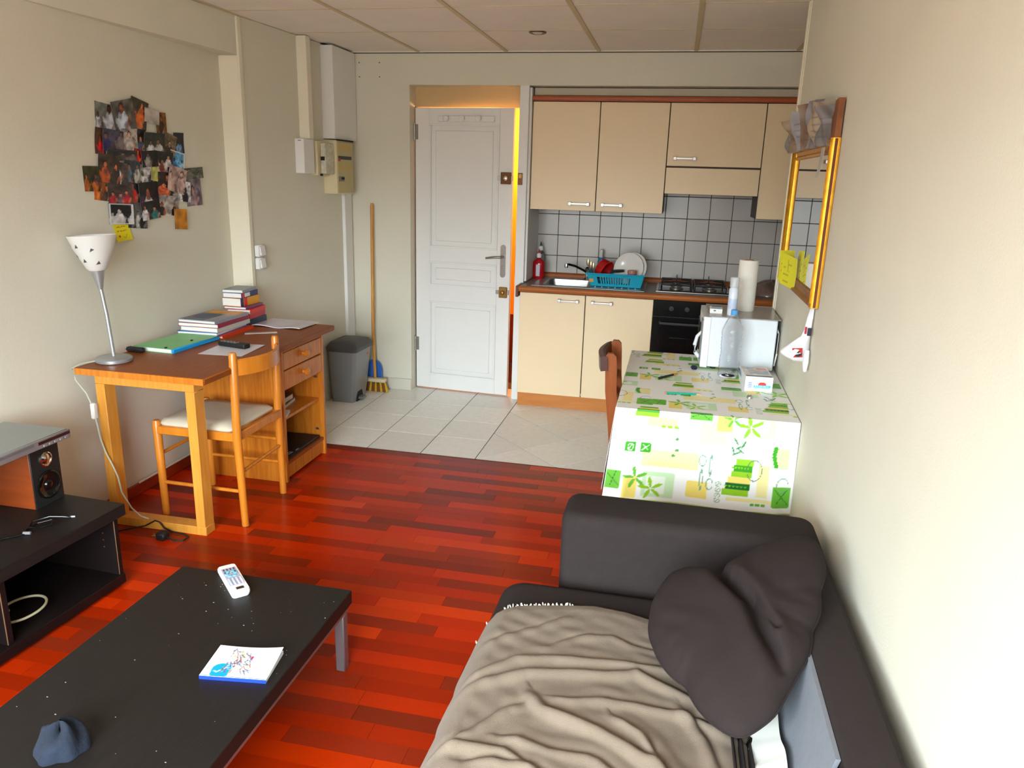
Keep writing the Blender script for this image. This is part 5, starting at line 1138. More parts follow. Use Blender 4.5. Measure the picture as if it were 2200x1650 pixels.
# ---- throw blanket
folds = [([(-0.42, 1.46), (-0.367, 1.517), (-0.304, 1.584), (-0.232, 1.608), (-0.092, 1.628), (0.055, 1.63), (0.2, 1.62)], 0.010, 0.017), ([(-0.42, 1.43), (-0.353, 1.486), (-0.267, 1.542), (-0.163, 1.569), (-0.073, 1.582), (-0.001, 1.605), (0.048, 1.574), (0.117, 1.54), (0.22, 1.48)], 0.014, 0.018),
 ([(-0.197, 1.46), (-0.148, 1.461), (-0.078, 1.483), (0.008, 1.485), (0.092, 1.476), (0.138, 1.466), (0.23, 1.42)], 0.013, 0.017), ([(-0.232, 1.47), (-0.191, 1.422), (-0.14, 1.405), (-0.068, 1.382), (0.001, 1.345), (0.055, 1.307), (0.13, 1.22), (0.18, 1.12)], 0.020, 0.019),
 ([(-0.40, 1.25), (-0.377, 1.266), (-0.334, 1.323), (-0.287, 1.398), (-0.244, 1.426)], 0.011, 0.015), ([(-0.276, 1.31), (-0.236, 1.317), (-0.165, 1.3), (-0.086, 1.301), (-0.06, 1.293), (0.02, 1.23)], 0.012, 0.016), ([(-0.40, 1.255), (-0.335, 1.273), (-0.255, 1.278), (-0.21, 1.253), (-0.162, 1.236), (-0.1, 1.18)], 0.012, 0.014),
 ([(-0.23, 1.652), (-0.181, 1.699), (-0.135, 1.725), (-0.07, 1.739), (-0.02, 1.712), (0.025, 1.702), (0.1, 1.69)], 0.006, 0.016), ([(-0.40, 1.62), (-0.351, 1.666), (-0.255, 1.745), (-0.196, 1.804)], 0.005, 0.016), ([(-0.045, 1.433), (0.026, 1.382), (0.067, 1.3), (0.10, 1.2)], 0.016, 0.014), ([(-0.335, 1.225), (-0.274, 1.247), (-0.194, 1.239), (-0.08, 1.17)], 0.010, 0.014),
 ([(-0.40, 1.10), (-0.2, 1.12), (0.0, 1.05), (0.2, 0.95)], 0.014, 0.02), ([(-0.40, 0.9), (-0.1, 0.95), (0.2, 0.8)], 0.014, 0.02), ([(0.10, 1.50), (0.16, 1.40), (0.20, 1.25), (0.215, 1.1)], 0.012, 0.016)]
def fold_h(X, Y):
    Hh = np.zeros_like(X)
    for pts, A_, w_ in folds:
        best = np.full_like(X, 9.0); sg = np.zeros_like(X); tp = np.zeros_like(X); tot = sum(math.dist(a, b) for a, b in zip(pts, pts[1:])); acc = 0
        for (x0, y0), (x1, y1) in zip(pts, pts[1:]):
            dx, dy = x1-x0, y1-y0; L2 = dx*dx+dy*dy; k = np.clip(((X-x0)*dx+(Y-y0)*dy)/L2, 0, 1)
            ex = X-x0-k*dx; ey = Y-y0-k*dy; d_ = np.hypot(ex, ey); s_ = np.sign(dx*ey-dy*ex)
            u_ = d_ < best; best = np.where(u_, d_, best); sg = np.where(u_, s_, sg); tp = np.where(u_, (acc+k*math.sqrt(L2))/tot, tp); acc += math.sqrt(L2)
        s = best*sg; tap = np.clip(np.minimum(tp, 1-tp)*6+0.25, 0, 1)
        Hh += tap*A_*(0.95*np.exp(-((s+w_*0.95)/(w_*0.9))**2)-0.6*np.exp(-((s-0.1*w_)/(w_*0.42))**2)+0.25*np.exp(-((s-w_*1.5)/(w_))**2))
    return Hh
fe_x = np.array([-0.46, -0.412, -0.406, -0.339, -0.237, -0.134, -0.046, 0.02, 0.15, 0.30]); fe_y = np.array([1.64, 1.69, 1.768, 1.819, 1.849, 1.873, 1.863, 1.842, 1.80, 1.77])
prof = [(-0.432, 0.09), (-0.432, 0.14), (-0.431, 0.20), (-0.430, 0.26), (-0.429, 0.30), (-0.427, 0.335), (-0.420, 0.365), (-0.408, 0.387), (-0.390, 0.400), (-0.372, 0.4055)]
prof += [(x_, 0.406) for x_ in np.linspace(-0.364, 0.215, 146)]
prof += [(0.225, 0.404), (0.238, 0.398), (0.250, 0.388), (0.262, 0.374), (0.276, 0.360)]
PX = np.array([p[0] for p in prof]); PZ = np.array([p[1] for p in prof]); nv = 330
yfar = np.interp(PX, fe_x, fe_y); T_ = np.linspace(0, 1, nv)[:, None]
GX = np.repeat(PX[None, :], nv, 0); GY = yfar[None, :]*(1-T_)+0.36*T_; GZ = np.repeat(PZ[None, :], nv, 0)
w_top = np.clip((PX+0.42)/0.05, 0, 1)*np.clip((0.285-PX)/0.05, 0.2, 1)
edge = np.clip((yfar[None, :]-GY)/0.03, 0.0, 1)
hh = fold_h(GX, GY)+0.0016*np.sin(GX*30+6*np.sin(GY*11)+GY*20)*np.sin(GY*33+GX*9)+0.0008*np.sin(GY*95+GX*22+3*np.sin(GX*17))+0.008
GZ = GZ+np.maximum(hh, 0.0005)*w_top[None, :]*(0.35+0.65*edge)
side = np.clip((-PX-0.40)/0.03, 0, 1)*np.clip((0.4-PZ)/0.2, 0, 1); GX = GX-side[None, :]*(0.012*(1+np.sin(GY*28+2*np.sin(GY*9)))+0.004)
idx = np.arange(GX.size).reshape(GX.shape)
Q = np.stack([idx[:-1, :-1], idx[:-1, 1:], idx[1:, 1:], idx[1:, :-1]], -1).reshape(-1, 4)
bl = thing('throw_blanket', 'taupe fleece throw with a tufted edge spread over the sofa seat', 'blanket', (-0.08, 1.1, 0.40))
me = bpy.data.meshes.new('cloth'); V = np.stack([GX+0.08, GY-1.1, GZ-0.40], -1).reshape(-1, 3); me.from_pydata(V.tolist(), [], Q.tolist()); me.polygons.foreach_set('use_smooth', [True]*len(Q)); me.materials.append(m_blanket); me.update()
co = bpy.data.objects.new('cloth', me); COL.objects.link(co); co.parent = bl
sm = co.modifiers.new('thickness', 'SOLIDIFY'); sm.thickness = 0.003; sm.offset = -1
mb = MB(); r = random.Random(9)
for k in range(34):
    t = k/33; j = 3+t*50; i0 = int(j); p = Vector((float(GX[0, i0]), float(GY[0, i0]), float(GZ[0, i0])))
    for q in range(2):
        d = Vector((r.uniform(-0.5, 0.2), r.uniform(0.4, 1.0), r.uniform(0.1, 0.9))).normalized()*r.uniform(0.003, 0.012)
        mb.tube([p, p+d*0.6+Vector((0, 0, 0.001)), p+d], [0.0010, 0.0022, 0.0010], 5)
mb.build('tufted_edge', mat('pale_tufts', (216, 206, 192), 0.9), bl)
# ---- pillow
PO = [(0.019, 1.76, 0.467), (0.032, 1.839, 0.488), (0.066, 1.905, 0.514), (0.108, 1.917, 0.533), (0.147, 1.901, 0.544), (0.190, 1.862, 0.551), (0.212, 1.880, 0.564), (0.261, 1.924, 0.592), (0.403, 1.957, 0.652), (0.435, 1.926, 0.658), (0.437, 1.89, 0.651), (0.411, 1.743, 0.611), (0.379, 1.623, 0.575), (0.338, 1.508, 0.536), (0.31, 1.458, 0.515), (0.283, 1.41, 0.495), (0.252, 1.387, 0.479), (0.223, 1.369, 0.464), (0.201, 1.377, 0.457), (0.149, 1.434, 0.449), (0.112, 1.521, 0.453), (0.054, 1.6, 0.447), (0.033, 1.656, 0.451)]
PO = [tuple(Vector((0, 0, 1.555))+(Vector(p)-Vector((0, 0, 1.555)))*0.968) for p in PO]
nrm = Vector((-0.347, -0.188, 0.919)).normalized(); c0 = Vector((0.208, 1.621, 0.0)); A0 = Vector((0.0968, 1.6456, 0.5192)); c0.z = A0.z+(-(nrm.x*(c0.x-A0.x)+nrm.y*(c0.y-A0.y)))/nrm.z
e1 = Vector((1, 0, 0)); e1 = (e1-nrm*e1.dot(nrm)).normalized(); e2 = nrm.cross(e1)
pol = sorted([(math.atan2((Vector(p)-c0).dot(e2), (Vector(p)-c0).dot(e1)), math.hypot((Vector(p)-c0).dot(e2), (Vector(p)-c0).dot(e1))) for p in PO])
th = np.array([p[0] for p in pol]); ra = np.array([p[1] for p in pol])
na = 150; TH = np.linspace(-math.pi, math.pi, na, endpoint=False)
RA = np.interp(TH, np.r_[th-2*math.pi, th, th+2*math.pi], np.r_[ra, ra, ra])
k3 = np.array([0.25, 0.5, 0.25]); 
for _ in range(2): RA = k3[0]*np.roll(RA, 1)+k3[1]*RA+k3[2]*np.roll(RA, -1)
def to2(p): v = Vector((0, 0, 1.555))+(Vector(p)-Vector((0, 0, 1.555)))*0.968-c0; return (v.dot(e1), v.dot(e2))
cr = [to2((0.190, 1.862, 0.551)), to2((0.225, 1.78, 0.55)), to2((0.265, 1.70, 0.55)), to2((0.285, 1.60, 0.54)), to2((0.315, 1.50, 0.53))]
cr2 = [to2((0.235, 1.80, 0.55)), to2((0.262, 1.755, 0.55)), to2((0.29, 1.66, 0.55)), to2((0.32, 1.60, 0.54))]
def sdist(x, y, pts):
    best = 9; sg = 0; tp = 0
    for i in range(len(pts)-1):
        (x0, y0), (x1, y1) = pts[i], pts[i+1]; dx, dy = x1-x0, y1-y0; L2 = dx*dx+dy*dy; k = max(0, min(1, ((x-x0)*dx+(y-y0)*dy)/L2)); ex, ey = x-x0-k*dx, y-y0-k*dy; d_ = math.hypot(ex, ey)
        if d_ < best: best = d_; sg = 1 if dx*ey-dy*ex > 0 else -1; tp = (i+k)/(len(pts)-1)
    return best, sg, tp
rings_t = []; rings_b = []; nr = 40
for i in range(nr+1):
    t = math.sin(math.pi/2*i/nr); rt = []; rb = []
    for a in range(na):
        x_ = RA[a]*t*math.cos(TH[a]); y_ = RA[a]*t*math.sin(TH[a]); h = 0.062*max(0.0, 1-t**3.2)**0.55
        d_, sg, tp = sdist(x_, y_, cr); env = max(0.0, 1-t**6)
        h += env*(-0.050*math.exp(-(d_/0.014)**2)*(1-0.45*tp)+(0.011 if sg > 0 else 0.006)*math.exp(-((d_-0.034)/0.028)**2))
        d2, s2, t2 = sdist(x_, y_, cr2); h += env*(-0.013*math.exp(-(d2/0.008)**2)+0.003*math.exp(-((d2-0.016)/0.012)**2))
        an = TH[a]; h += env*0.0030*t**7*math.sin(an*23+4*math.sin(3*an))+0.0022*math.sin(55*x_+25*y_+3*math.sin(20*y_))*env*t
        p = c0+e1*x_+e2*y_
        rt.append(tuple(p+nrm*h)); rb.append(tuple(p-nrm*0.055*max(0.0, 1-t**2.5)**0.6))
    rings_t.append(rt); rings_b.append(rb)
mb = MB(); mb.loft(rings_b[1:]+rings_t[::-1][1:-1], cap=True)
pw = thing('scatter_cushion', 'dark brown folded cushion slumped in the corner of the sofa', 'cushion', (0.215, 1.675, 0.44))
mb.build('cover', m_pillow, pw, smooth=180)
mb = MB(); ed = rings_t[-1]; mb.tube([tuple(Vector(p)) for p in ed]+[ed[0]], 0.0022, 6); mb.build('seam', m_pillow, pw)

# ================================================================== DINING TABLE, CLOTH AND THINGS ON IT
ZB = 0.730
dt = thing('dining_table', 'small rectangular dining table under a green patterned oilcloth', 'table', (0.17, 3.26, 0))
m_tb = mat('table_white', (206, 196, 180), 0.5)
MB().box(-0.155, 2.755, 0.700, 0.493, 3.765, 0.7275, 0.004).build('table_top', m_tb, dt)
for (xx, yy) in ((-0.13, 2.78), (0.425, 2.78), (-0.13, 3.695), (0.425, 3.695)): MB().box(xx, yy, 0, xx+0.045, yy+0.045, 0.70, 0.003).build('leg', m_tb, dt)
MB().box(-0.10, 2.79, 0.62, 0.44, 2.81, 0.70).box(-0.10, 3.71, 0.62, 0.44, 3.73, 0.70).build('apron', m_tb, dt)
GRN = (60, 160, 30); LGR = (150, 205, 40); DGR = (24, 110, 40); PAL = (206, 236, 190); YEL = (250, 226, 120); PYE = (252, 240, 170); MID = (110, 190, 60)
def design(cv, u0, v0, flip=False):
    def R(x0, y0, x1, y1, c, a=1.0, rnd=0.004): cv.rect(u0+min(x0, x1), v0+min(y0, y1), u0+max(x0, x1), v0+max(y0, y1), c, a, 0, rnd)
    def flower(x, y, c, s=0.034):
        for k in range(5):
            a = k*1.2566+0.5; cv.ell(u0+x+math.cos(a)*s*0.6, v0+y+math.sin(a)*s*0.6, s*0.5, s*0.15, c, 1, a)
    R(0.12, 0.209, 0.32, 0.144, PYE); R(0.125, 0.300, 0.232, 0.335, PYE); R(0.318, 0.335, 0.416, 0.252, PAL); R(0.373, 0.366, 0.432, 0.304, YEL); R(0.270, 0.35, 0.318, 0.30, (240, 246, 226))
    R(0.48, 0.37, 0.580, 0.294, PAL); R(0.495, 0.352, 0.556, 0.312, (246, 250, 240)); R(0.48, 0.24, 0.58, 0.20, (246, 250, 232))
    R(0.055, 0.196, 0.094, 0.233, GRN); R(0.109, 0.197, 0.149, 0.233, GRN); cv.ring(u0+0.075, v0+0.214, 0.010, 0.013, 0.0016, PAL); cv.line(u0+0.068, v0+0.202, u0+0.082, v0+0.228, 0.0014, PAL); cv.line(u0+0.116, v0+0.203, u0+0.142, v0+0.228, 0.0016, PAL); cv.line(u0+0.118, v0+0.226, u0+0.140, v0+0.206, 0.0014, PAL)
    for k in range(3): R(0.175+0.024*k, 0.298, 0.192+0.024*k, 0.308, LGR); R(0.517+0.02*k, 0.026, 0.532+0.02*k, 0.038, MID)
    R(0.064, 0.008, 0.114, 0.098, YEL); R(0.132, 0.02, 0.244, 0.12, PAL); R(0.146, 0.034, 0.212, 0.104, (236, 246, 228)); R(0.288, 0.035, 0.361, 0.101, YEL); R(0.43, 0.04, 0.60, 0.056, PYE); R(0.535, 0.06, 0.575, 0.19, PYE)
    flower(0.494, 0.329, LGR, 0.045); flower(0.106, 0.092, MID, 0.042); flower(0.165, 0.054, LGR, 0.042); flower(0.43, 0.355, MID, 0.032)
    # jug with stripes
    for k, (c, wv) in enumerate(((LGR, 0.050), (DGR, 0.050), (YEL, 0.046), (LGR, 0.042), (GRN, 0.038), (LGR, 0.036))):
        ya = 0.062+0.024*k; x0 = 0.414+0.0085*k; R(x0, ya, 0.508+0.002*k, ya+0.0242, c, 1, 0.001)
    for k in range(6): cv.ell(u0+0.425+0.014*k, v0+0.098, 0.004, 0.004, LGR); cv.ell(u0+0.444+0.011*k, v0+0.172, 0.003, 0.004, LGR)
    cv.ring(u0+0.522, v0+0.165, 0.026, 0.040, 0.0012, (90, 130, 90)); R(0.415+0.03, 0.09, 0.508, 0.10, DGR, 0.4)
    # striped jug and cylinder near the edge
    for k, c in enumerate((LGR, GRN, YEL, MID)): R(0.076+0.004*k, 0.335+0.018*k, 0.164-0.002*k, 0.353+0.018*k, c, 1, 0.001)
    R(0.275, 0.340, 0.356, 0.385, MID); R(0.275, 0.372, 0.356, 0.385, GRN); cv.line(u0+0.28, v0+0.35, u0+0.35, v0+0.378, 0.0012, DGR); cv.line(u0+0.345, v0+0.345, u0+0.30, v0+0.38, 0.0012, DGR)
    # cutlery outlines
    for (x, t) in ((0.335, 1), (0.366, -1)):
        cv.ring(u0+x, v0+0.14+0.045*t, 0.012, 0.021, 0.0013, (120, 170, 140)); cv.ring(u0+x, v0+0.14-0.03*t, 0.005, 0.036, 0.0012, (120, 170, 140))
    # leaves
    for (x, y, a) in ((0.448, 0.272, 2.2), (0.462, 0.25, 0.6), (0.440, 0.238, 1.9), (0.468, 0.236, 2.5), (0.452, 0.226, 0.5), (0.476, 0.262, 1.2)): cv.ell(u0+x, v0+y, 0.016, 0.0035, (70, 140, 80), 1, a)
    cv.line(u0+0.48, v0+0.32, u0+0.462, v0+0.22, 0.001, (140, 190, 150))
    R(0.578, 0.263, 0.639, 0.183, PAL); R(0.596, 0.255, 0.636, 0.19, PYE)
    for k in range(7): cv.ell(u0+0.592+0.006*math.cos(k*0.55+1.0), v0+0.192+0.011*k, 0.008, 0.008, GRN)
    R(0.0, 0.114, 0.054, 0.042, MID); cv.line(u0+0.005, v0+0.10, u0+0.05, v0+0.055, 0.0012, DGR); cv.line(u0+0.02, v0+0.05, u0+0.035, v0+0.11, 0.0012, DGR)
    R(0.592, 0.112, 0.655, 0.028, MID); cv.line(u0+0.60, v0+0.10, u0+0.65, v0+0.04, 0.0014, DGR); cv.line(u0+0.61, v0+0.045, u0+0.645, v0+0.105, 0.0014, DGR); cv.ring(u0+0.625, v0+0.118, 0.02, 0.028, 0.0012, (130, 170, 140))
    for k, (x, y) in enumerate(((0.398, 0.10), (0.398, 0.078), (0.398, 0.056), (0.398, 0.036))): cv.ring(u0+x, v0+y, 0.0095, 0.0085, 0.0011, (150, 190, 150)); cv.line(u0+x-0.004, v0+y-0.005, u0+x+0.004, v0+y+0.005, 0.0011, (120, 170, 130))
    for (x, y) in ((0.238, 0.259), (0.241, 0.215), (0.23, 0.193)): cv.ell(u0+x, v0+y, 0.007, 0.006, (90, 150, 90), 1, 0.6)
    for k in range(6): cv.ring(u0+0.152+0.018*k, v0+0.157, 0.006, 0.010, 0.0007, (232, 214, 140))
CW, FD, TD, SD = 0.664, 0.362, 1.026, 0.20
def drop_mesh():
    # unwrapped strip: u across x, v from bottom of the front drop, over the edge, along the top, over the far edge
    nx = 190; v_list = np.linspace(0, FD+TD+0.16, 440)
    cv = Canvas(nx, len(v_list), CW, FD+TD+0.16, (250, 250, 246))
    design(cv, 0, 0); design(cv, 0.13-0.0, 0.405); design(cv, -0.52, 0.405); design(cv, 0.0, 0.81); design(cv, 0.30, 1.21); design(cv, -0.36, 1.21)
    cv.rect(0, 0, CW, 0.006, (190, 220, 30))
    X = cv.u-CW/2+0.169; Vv = cv.t
    r_ = 0.006
    Yy = np.where(Vv < FD, 2.745, np.where(Vv < FD+TD, 2.745+(Vv-FD), 2.745+TD)); Zz = np.where(Vv < FD, ZB+0.0016-(FD-Vv), np.where(Vv < FD+TD, ZB+0.0016, ZB+0.0016-(Vv-FD-TD)))
    d = np.clip((FD-Vv)/FD, 0, 1); fx = (cv.u/CW-0.5)*2
    X = X+d*(0.030*np.minimum(fx, 0)+0.004*np.maximum(fx, 0)); Yy = Yy-d*0.012-d*0.007*np.sin(cv.u*16+0.6)*d-0.010*d*np.exp(-((cv.u-0.07)/0.018)**2)-0.012*d*np.exp(-((cv.u-0.60)/0.03)**2)
    Zz = Zz+d**3*0.012*np.clip(fx-0.55, 0, 1)
    return cv, X, Yy, Zz
cv, GX2, GY2, GZ2 = drop_mesh()
tc_ = thing('tablecloth', 'white oilcloth printed with green jugs and flowers on the dining table', 'tablecloth', (0.17, 3.26, ZB))
def color_grid(name, X, Y, Z, C3, m, parent, thick=0.0012):
    o_ = wloc(parent); idx = np.arange(X.size).reshape(X.shape); Q = np.stack([idx[:-1, :-1], idx[:-1, 1:], idx[1:, 1:], idx[1:, :-1]], -1).reshape(-1, 4)
    me = bpy.data.meshes.new(name); V = np.stack([X-o_.x, Y-o_.y, Z-o_.z], -1).reshape(-1, 3); me.from_pydata(V.tolist(), [], Q.tolist())
    col = np.ones((X.size, 4), np.float32); col[:, :3] = C3.reshape(-1, 3); at = me.color_attributes.new('Col', 'FLOAT_COLOR', 'POINT'); at.data.foreach_set('color', col.ravel())
    me.polygons.foreach_set('use_smooth', [True]*len(Q)); me.set_sharp_from_angle(angle=RAD(50)); me.materials.append(m); me.update(); o = bpy.data.objects.new(name, me); COL.objects.link(o); o.parent = parent
    s = o.modifiers.new('thickness', 'SOLIDIFY'); s.thickness = thick; s.offset = -1
    return o
color_grid('cloth', GX2, GY2, GZ2, cv.c, m_clothprint, tc_)
# side drops
for sgn, xe in ((-1, 0.169-CW/2), ):
    cs = Canvas(250, 70, TD, 0.34, (250, 250, 246)); design(cs, 0.02, -0.03); design(cs, 0.55, -0.03)
    d = (0.34-cs.t)/0.34
    color_grid('side_drop', xe+sgn*(0.030*d*np.exp(-cs.u/0.10)+0.006*d*(1+np.sin(cs.u*14))-0.036*np.clip(d*1.6, 0, 1)*np.exp(-((cs.u-0.47)/0.22)**2)*np.clip((d-0.12)*5, 0, 1)), 2.745+cs.u, ZB+0.0016-0.34*d, cs.c, m_clothprint, tc_)
# kitchen chair at the table
kc = thing('dining_chair', 'reddish wooden chair tucked in at the left of the dining table', 'chair', (-0.10, 3.25, 0))
def kpost(y, x, zt):
    sec = []
    for (z_, dx, w_) in ((0.0, 0.016, 0.016), (0.20, 0.020, 0.020), (0.44, 0.018, 0.023), (0.56, 0.004, 0.023), (0.70, -0.014, 0.024), (zt-0.05, -0.020, 0.024), (zt-0.012, -0.022, 0.022), (zt, -0.024, 0.012)):
        cx = x+dx; sec.append([(cx-w_, y-0.011, z_), (cx+w_, y-0.011, z_), (cx+w_, y+0.011, z_), (cx-w_, y+0.011, z_)])
    MB().loft(sec).build('leg', m_redwood, kc, smooth=30)
ky0, ky1, kx = 3.085, 3.36, -0.195
kpost(ky0, kx, 0.862); kpost(ky1, kx, 0.862)
for yy in (ky0+0.01, ky1-0.01): MB().box(0.150, yy-0.016, 0, 0.182, yy+0.016, 0.43, 0.004).build('leg', m_redwood, kc)
MB().box(-0.19, ky0-0.01, 0.43, 0.20, ky1+0.01, 0.455, 0.008).build('seat', m_redwood, kc)
R1 = []
for k in range(13):
    t = k/12; y_ = ky0-0.020+(ky1-ky0+0.040)*t; bow = 0.02*math.sin(math.pi*t); cx = kx-0.048-bow
    R1.append([(cx-0.013, y_, 0.785), (cx+0.016, y_, 0.79), (cx+0.012, y_, 0.845), (cx, y_, 0.852), (cx-0.018, y_, 0.845)])
MB().loft(R1).build('top_rail', m_dkwood, kc)
for z_ in (0.62, 0.70): MB().box(kx-0.025, ky0+0.01, z_, kx-0.008, ky1-0.01, z_+0.035, 0.004).build('back_slat', m_redwood, kc)
for yy in (ky0, ky1): MB().tube([(kx+0.0, yy, 0.2), (0.165, yy, 0.2)], 0.009, 8).build('stretcher', m_redwood, kc)
ZB2 = ZB+0.0022
# microwave
mw = thing('microwave', 'white microwave oven standing against the right wall on the table', 'microwave', (0.325, 3.66, ZB2))
m_mw = mat('microwave_white', (226, 230, 236), 0.3); mx0, mx1, my0, my1, mz0, mz1 = 0.192, 0.482, 3.478, 3.835, ZB2+0.012, 0.976
mb = MB(); mb.box(mx0, my0, mz0, mx1, my1, mz1, 0.004); mb.build('body', m_mw, mw)
MB().box(mx0-0.012, my0-0.004, mz1, mx1+0.012, my1+0.004, mz1+0.004, 0.0015).build('top_plate', mat('microwave_top', (158, 150, 142), 0.22), mw)
mb = MB(); mb.prism([(mx0, my0), (mx0, my1), (mx0-0.034, my1-0.006), (mx0-0.038, (my0+my1)/2), (mx0-0.030, my0+0.004)], (mz0-0.004, mz1-0.003)); dr = mb.build('door', m_mw, mw)
MB().box(mx0-0.041, my0+0.13, mz0+0.05, mx0-0.034, my1-0.04, mz1-0.05, 0.001).build('window', m_black, dr)
MB().box(mx0-0.037, my0+0.012, mz0+0.03, mx0-0.029, my0+0.10, mz1-0.02, 0.002).build('control_panel', m_grey, dr)
MB().tube([(mx0-0.032, my0+0.035, mz1-0.075), (mx0-0.052, my0+0.035, mz1-0.10), (mx0-0.060, my0+0.035, mz1-0.14), (mx0-0.055, my0+0.035, mz1-0.175), (mx0-0.036, my0+0.035, mz1-0.195)], [0.006, 0.008, 0.009, 0.009, 0.010], 10).build('handle', m_mw, dr)
for (xx, yy) in ((mx0+0.03, my0+0.03), (mx1-0.03, my0+0.03), (mx0+0.03, my1-0.08), (mx1-0.03, my1-0.08)): MB().lathe([(0.012, 0), (0.014, 0.012), (0.002, 0.012)], (xx, yy, ZB2), 12).build('foot', m_blackm, mw)
MB().box(mx1, my0+0.03, mz0+0.01, mx1+0.006, my1-0.03, mz1-0.02, 0.002).build('rear_vent', m_blackm, mw)
MB().tube([(mx1+0.004, my0+0.05, mz1-0.04), (mx1+0.010, my0+0.02, mz1-0.06), (mx1+0.011, my0+0.01, mz0+0.08), (mx1+0.008, my0+0.03, mz0+0.02)], 0.0035, 8).build('power_cord', m_white, mw)
ZM = mz1+0.004
rl = thing('paper_roll', 'white roll of kitchen paper standing on the microwave', 'paper roll', (0.352, 3.705, ZM))
pr = [(0.019, 0.002), (0.043, 0.0), (0.0445, 0.003), (0.0445, 0.100), (0.0438, 0.103), (0.0445, 0.106), (0.0445, 0.232), (0.043, 0.236), (0.019, 0.234)]
MB().lathe(pr, (0.352, 3.705, ZM), 40).build('paper', mat('kitchen_paper', (230, 224, 214), 0.9, bump=0.4, bscale=300), rl); MB().lathe([(0.0185, 0.0), (0.0185, 0.2385), (0.016, 0.2385), (0.004, 0.236)], (0.352, 3.705, ZM), 20).build('core', mat('cardboard', (170, 140, 110), 0.8), rl)
sp_ = thing('pump_spray', 'slim white spray can with a clear cap on the microwave', 'spray can', (0.283, 3.535, ZM))
MB().lathe([(0.003, 0), (0.0195, 0), (0.021, 0.003), (0.021, 0.118), (0.014, 0.130), (0.012, 0.131)], (0.283, 3.535, ZM), 24).build('body', mat('spray_white', (222, 228, 240), 0.25), sp_)
MB().lathe([(0.011, 0.130), (0.011, 0.142), (0.004, 0.144), (0.004, 0.150)], (0.283, 3.535, ZM), 16).build('collar', m_white, sp_); MB().tube([(0.283, 3.535, ZM+0.145), (0.287, 3.535, ZM+0.158), (0.292, 3.533, ZM+0.170)], 0.004, 8).build('nozzle', m_white, sp_)
MB().lathe([(0.020, 0.128), (0.0205, 0.168), (0.0195, 0.1702), (0.0195, 0.1695), (0.0198, 0.1675), (0.0193, 0.129)], (0.283, 3.535, ZM), 24).build('clear_cap', mat('clear_cap', (240, 244, 248), 0.05, alpha=0.35), sp_)
cvl = Canvas(8, 20, 0.02, 0.08, (214, 222, 240)); cvl.rect(0, 0.02, 0.02, 0.05, (190, 200, 226))
MB().lathe([(0.0212, 0.03), (0.0214, 0.032), (0.0214, 0.075), (0.0212, 0.077)], (0.283, 3.535, ZM), 24).build('label', mat('spray_label', (196, 206, 230), 0.3), sp_)
kt = thing('timer', 'small white kitchen timer on the front corner of the microwave', 'timer', (0.215, 3.575, ZM))
mb = MB(); mb.prism([(3.552, ZM), (3.605, ZM), (3.600, ZM+0.026), (3.556, ZM+0.020)], (0.188, 0.243), 'x'); mb.build('body', m_white, kt)
MB().box(0.196, 3.558, ZM+0.022, 0.236, 3.597, ZM+0.0262, 0.0005).move(M=Matrix.Translation((0, 0, 0.002))).build('screen', mat('timer_screen', (120, 140, 150), 0.3), kt); MB().box(0.204, 3.5525, ZM+0.010, 0.214, 3.5545, ZM+0.014).build('mark', m_dark, kt)
# water bottle
wb = thing('water_bottle', 'empty clear plastic water bottle with a blue cap on the table', 'bottle', (0.282, 3.372, ZB2))
pf = [(0.030, 0.004), (0.040, 0.0), (0.0455, 0.008)]
for k in range(22):
    h = 0.012+k*0.008; pf.append((0.0455-0.0022*(k % 2)-0.003*math.exp(-((h-0.11)/0.02)**2), h))
pf += [(0.046, 0.195), (0.0455, 0.205), (0.038, 0.228), (0.026, 0.254), (0.016, 0.270), (0.0135, 0.276), (0.0135, 0.284)]
inn = [(max(r_-0.0007, 0.002), h) for r_, h in pf][::-1]
MB().lathe(pf+inn, (0.282, 3.372, ZB2), 36).build('body', mat('thin_pet', (250, 252, 255), 0.05, trans=1.0, ior=1.36, bump=0.5, bscale=70, bdist=0.004), wb)
MB().lathe([(0.0145, 0.276), (0.0152, 0.278), (0.0152, 0.296), (0.012, 0.299), (0.002, 0.2992)], (0.282, 3.372, ZB2), 24).build('cap', mat('cap_blue', (86, 160, 220), 0.35), wb)
# butter / cheese carton
bxr = RAD(3)
bt_ = thing('food_carton', 'white food carton with blue band and red mark beside the bottle', 'carton', (0.385, 3.235, ZB2), bxr)
mb = MB(); mb.box(-0.055, -0.090, 0, 0.055, 0.090, 0.062); mb.build('box', mat('carton_white', (240, 242, 246), 0.4), bt_, local=True)
cf = Canvas(60, 36, 0.108, 0.060, (244, 245, 248)); cf.rect(0.034, 0.016, 0.102, 0.026, (80, 190, 226), 1, 0.02); cf.rect(0.036, 0.013, 0.10, 0.018, (140, 214, 236)); cf.ell(0.068, 0.030, 0.016, 0.009, (224, 60, 50)); cf.rect(0.05, 0.018, 0.09, 0.0265, (80, 190, 226)); cf.rect(0.012, 0.012, 0.026, 0.040, (120, 140, 200), 0.8)
for k in range(4): cf.rect(0.012, 0.016+0.007*k, 0.026, 0.018+0.007*k, (244, 245, 248))
for k in range(7): cf.rect(0.04+0.008*k, 0.019, 0.045+0.008*k, 0.024, (240, 250, 252))
o = sheet('front_print', cf, frame((0, -0.0903, 0.031), (1, 0, 0), (0, 0, 1)), m_print, thick=0.0003); o.parent = bt_
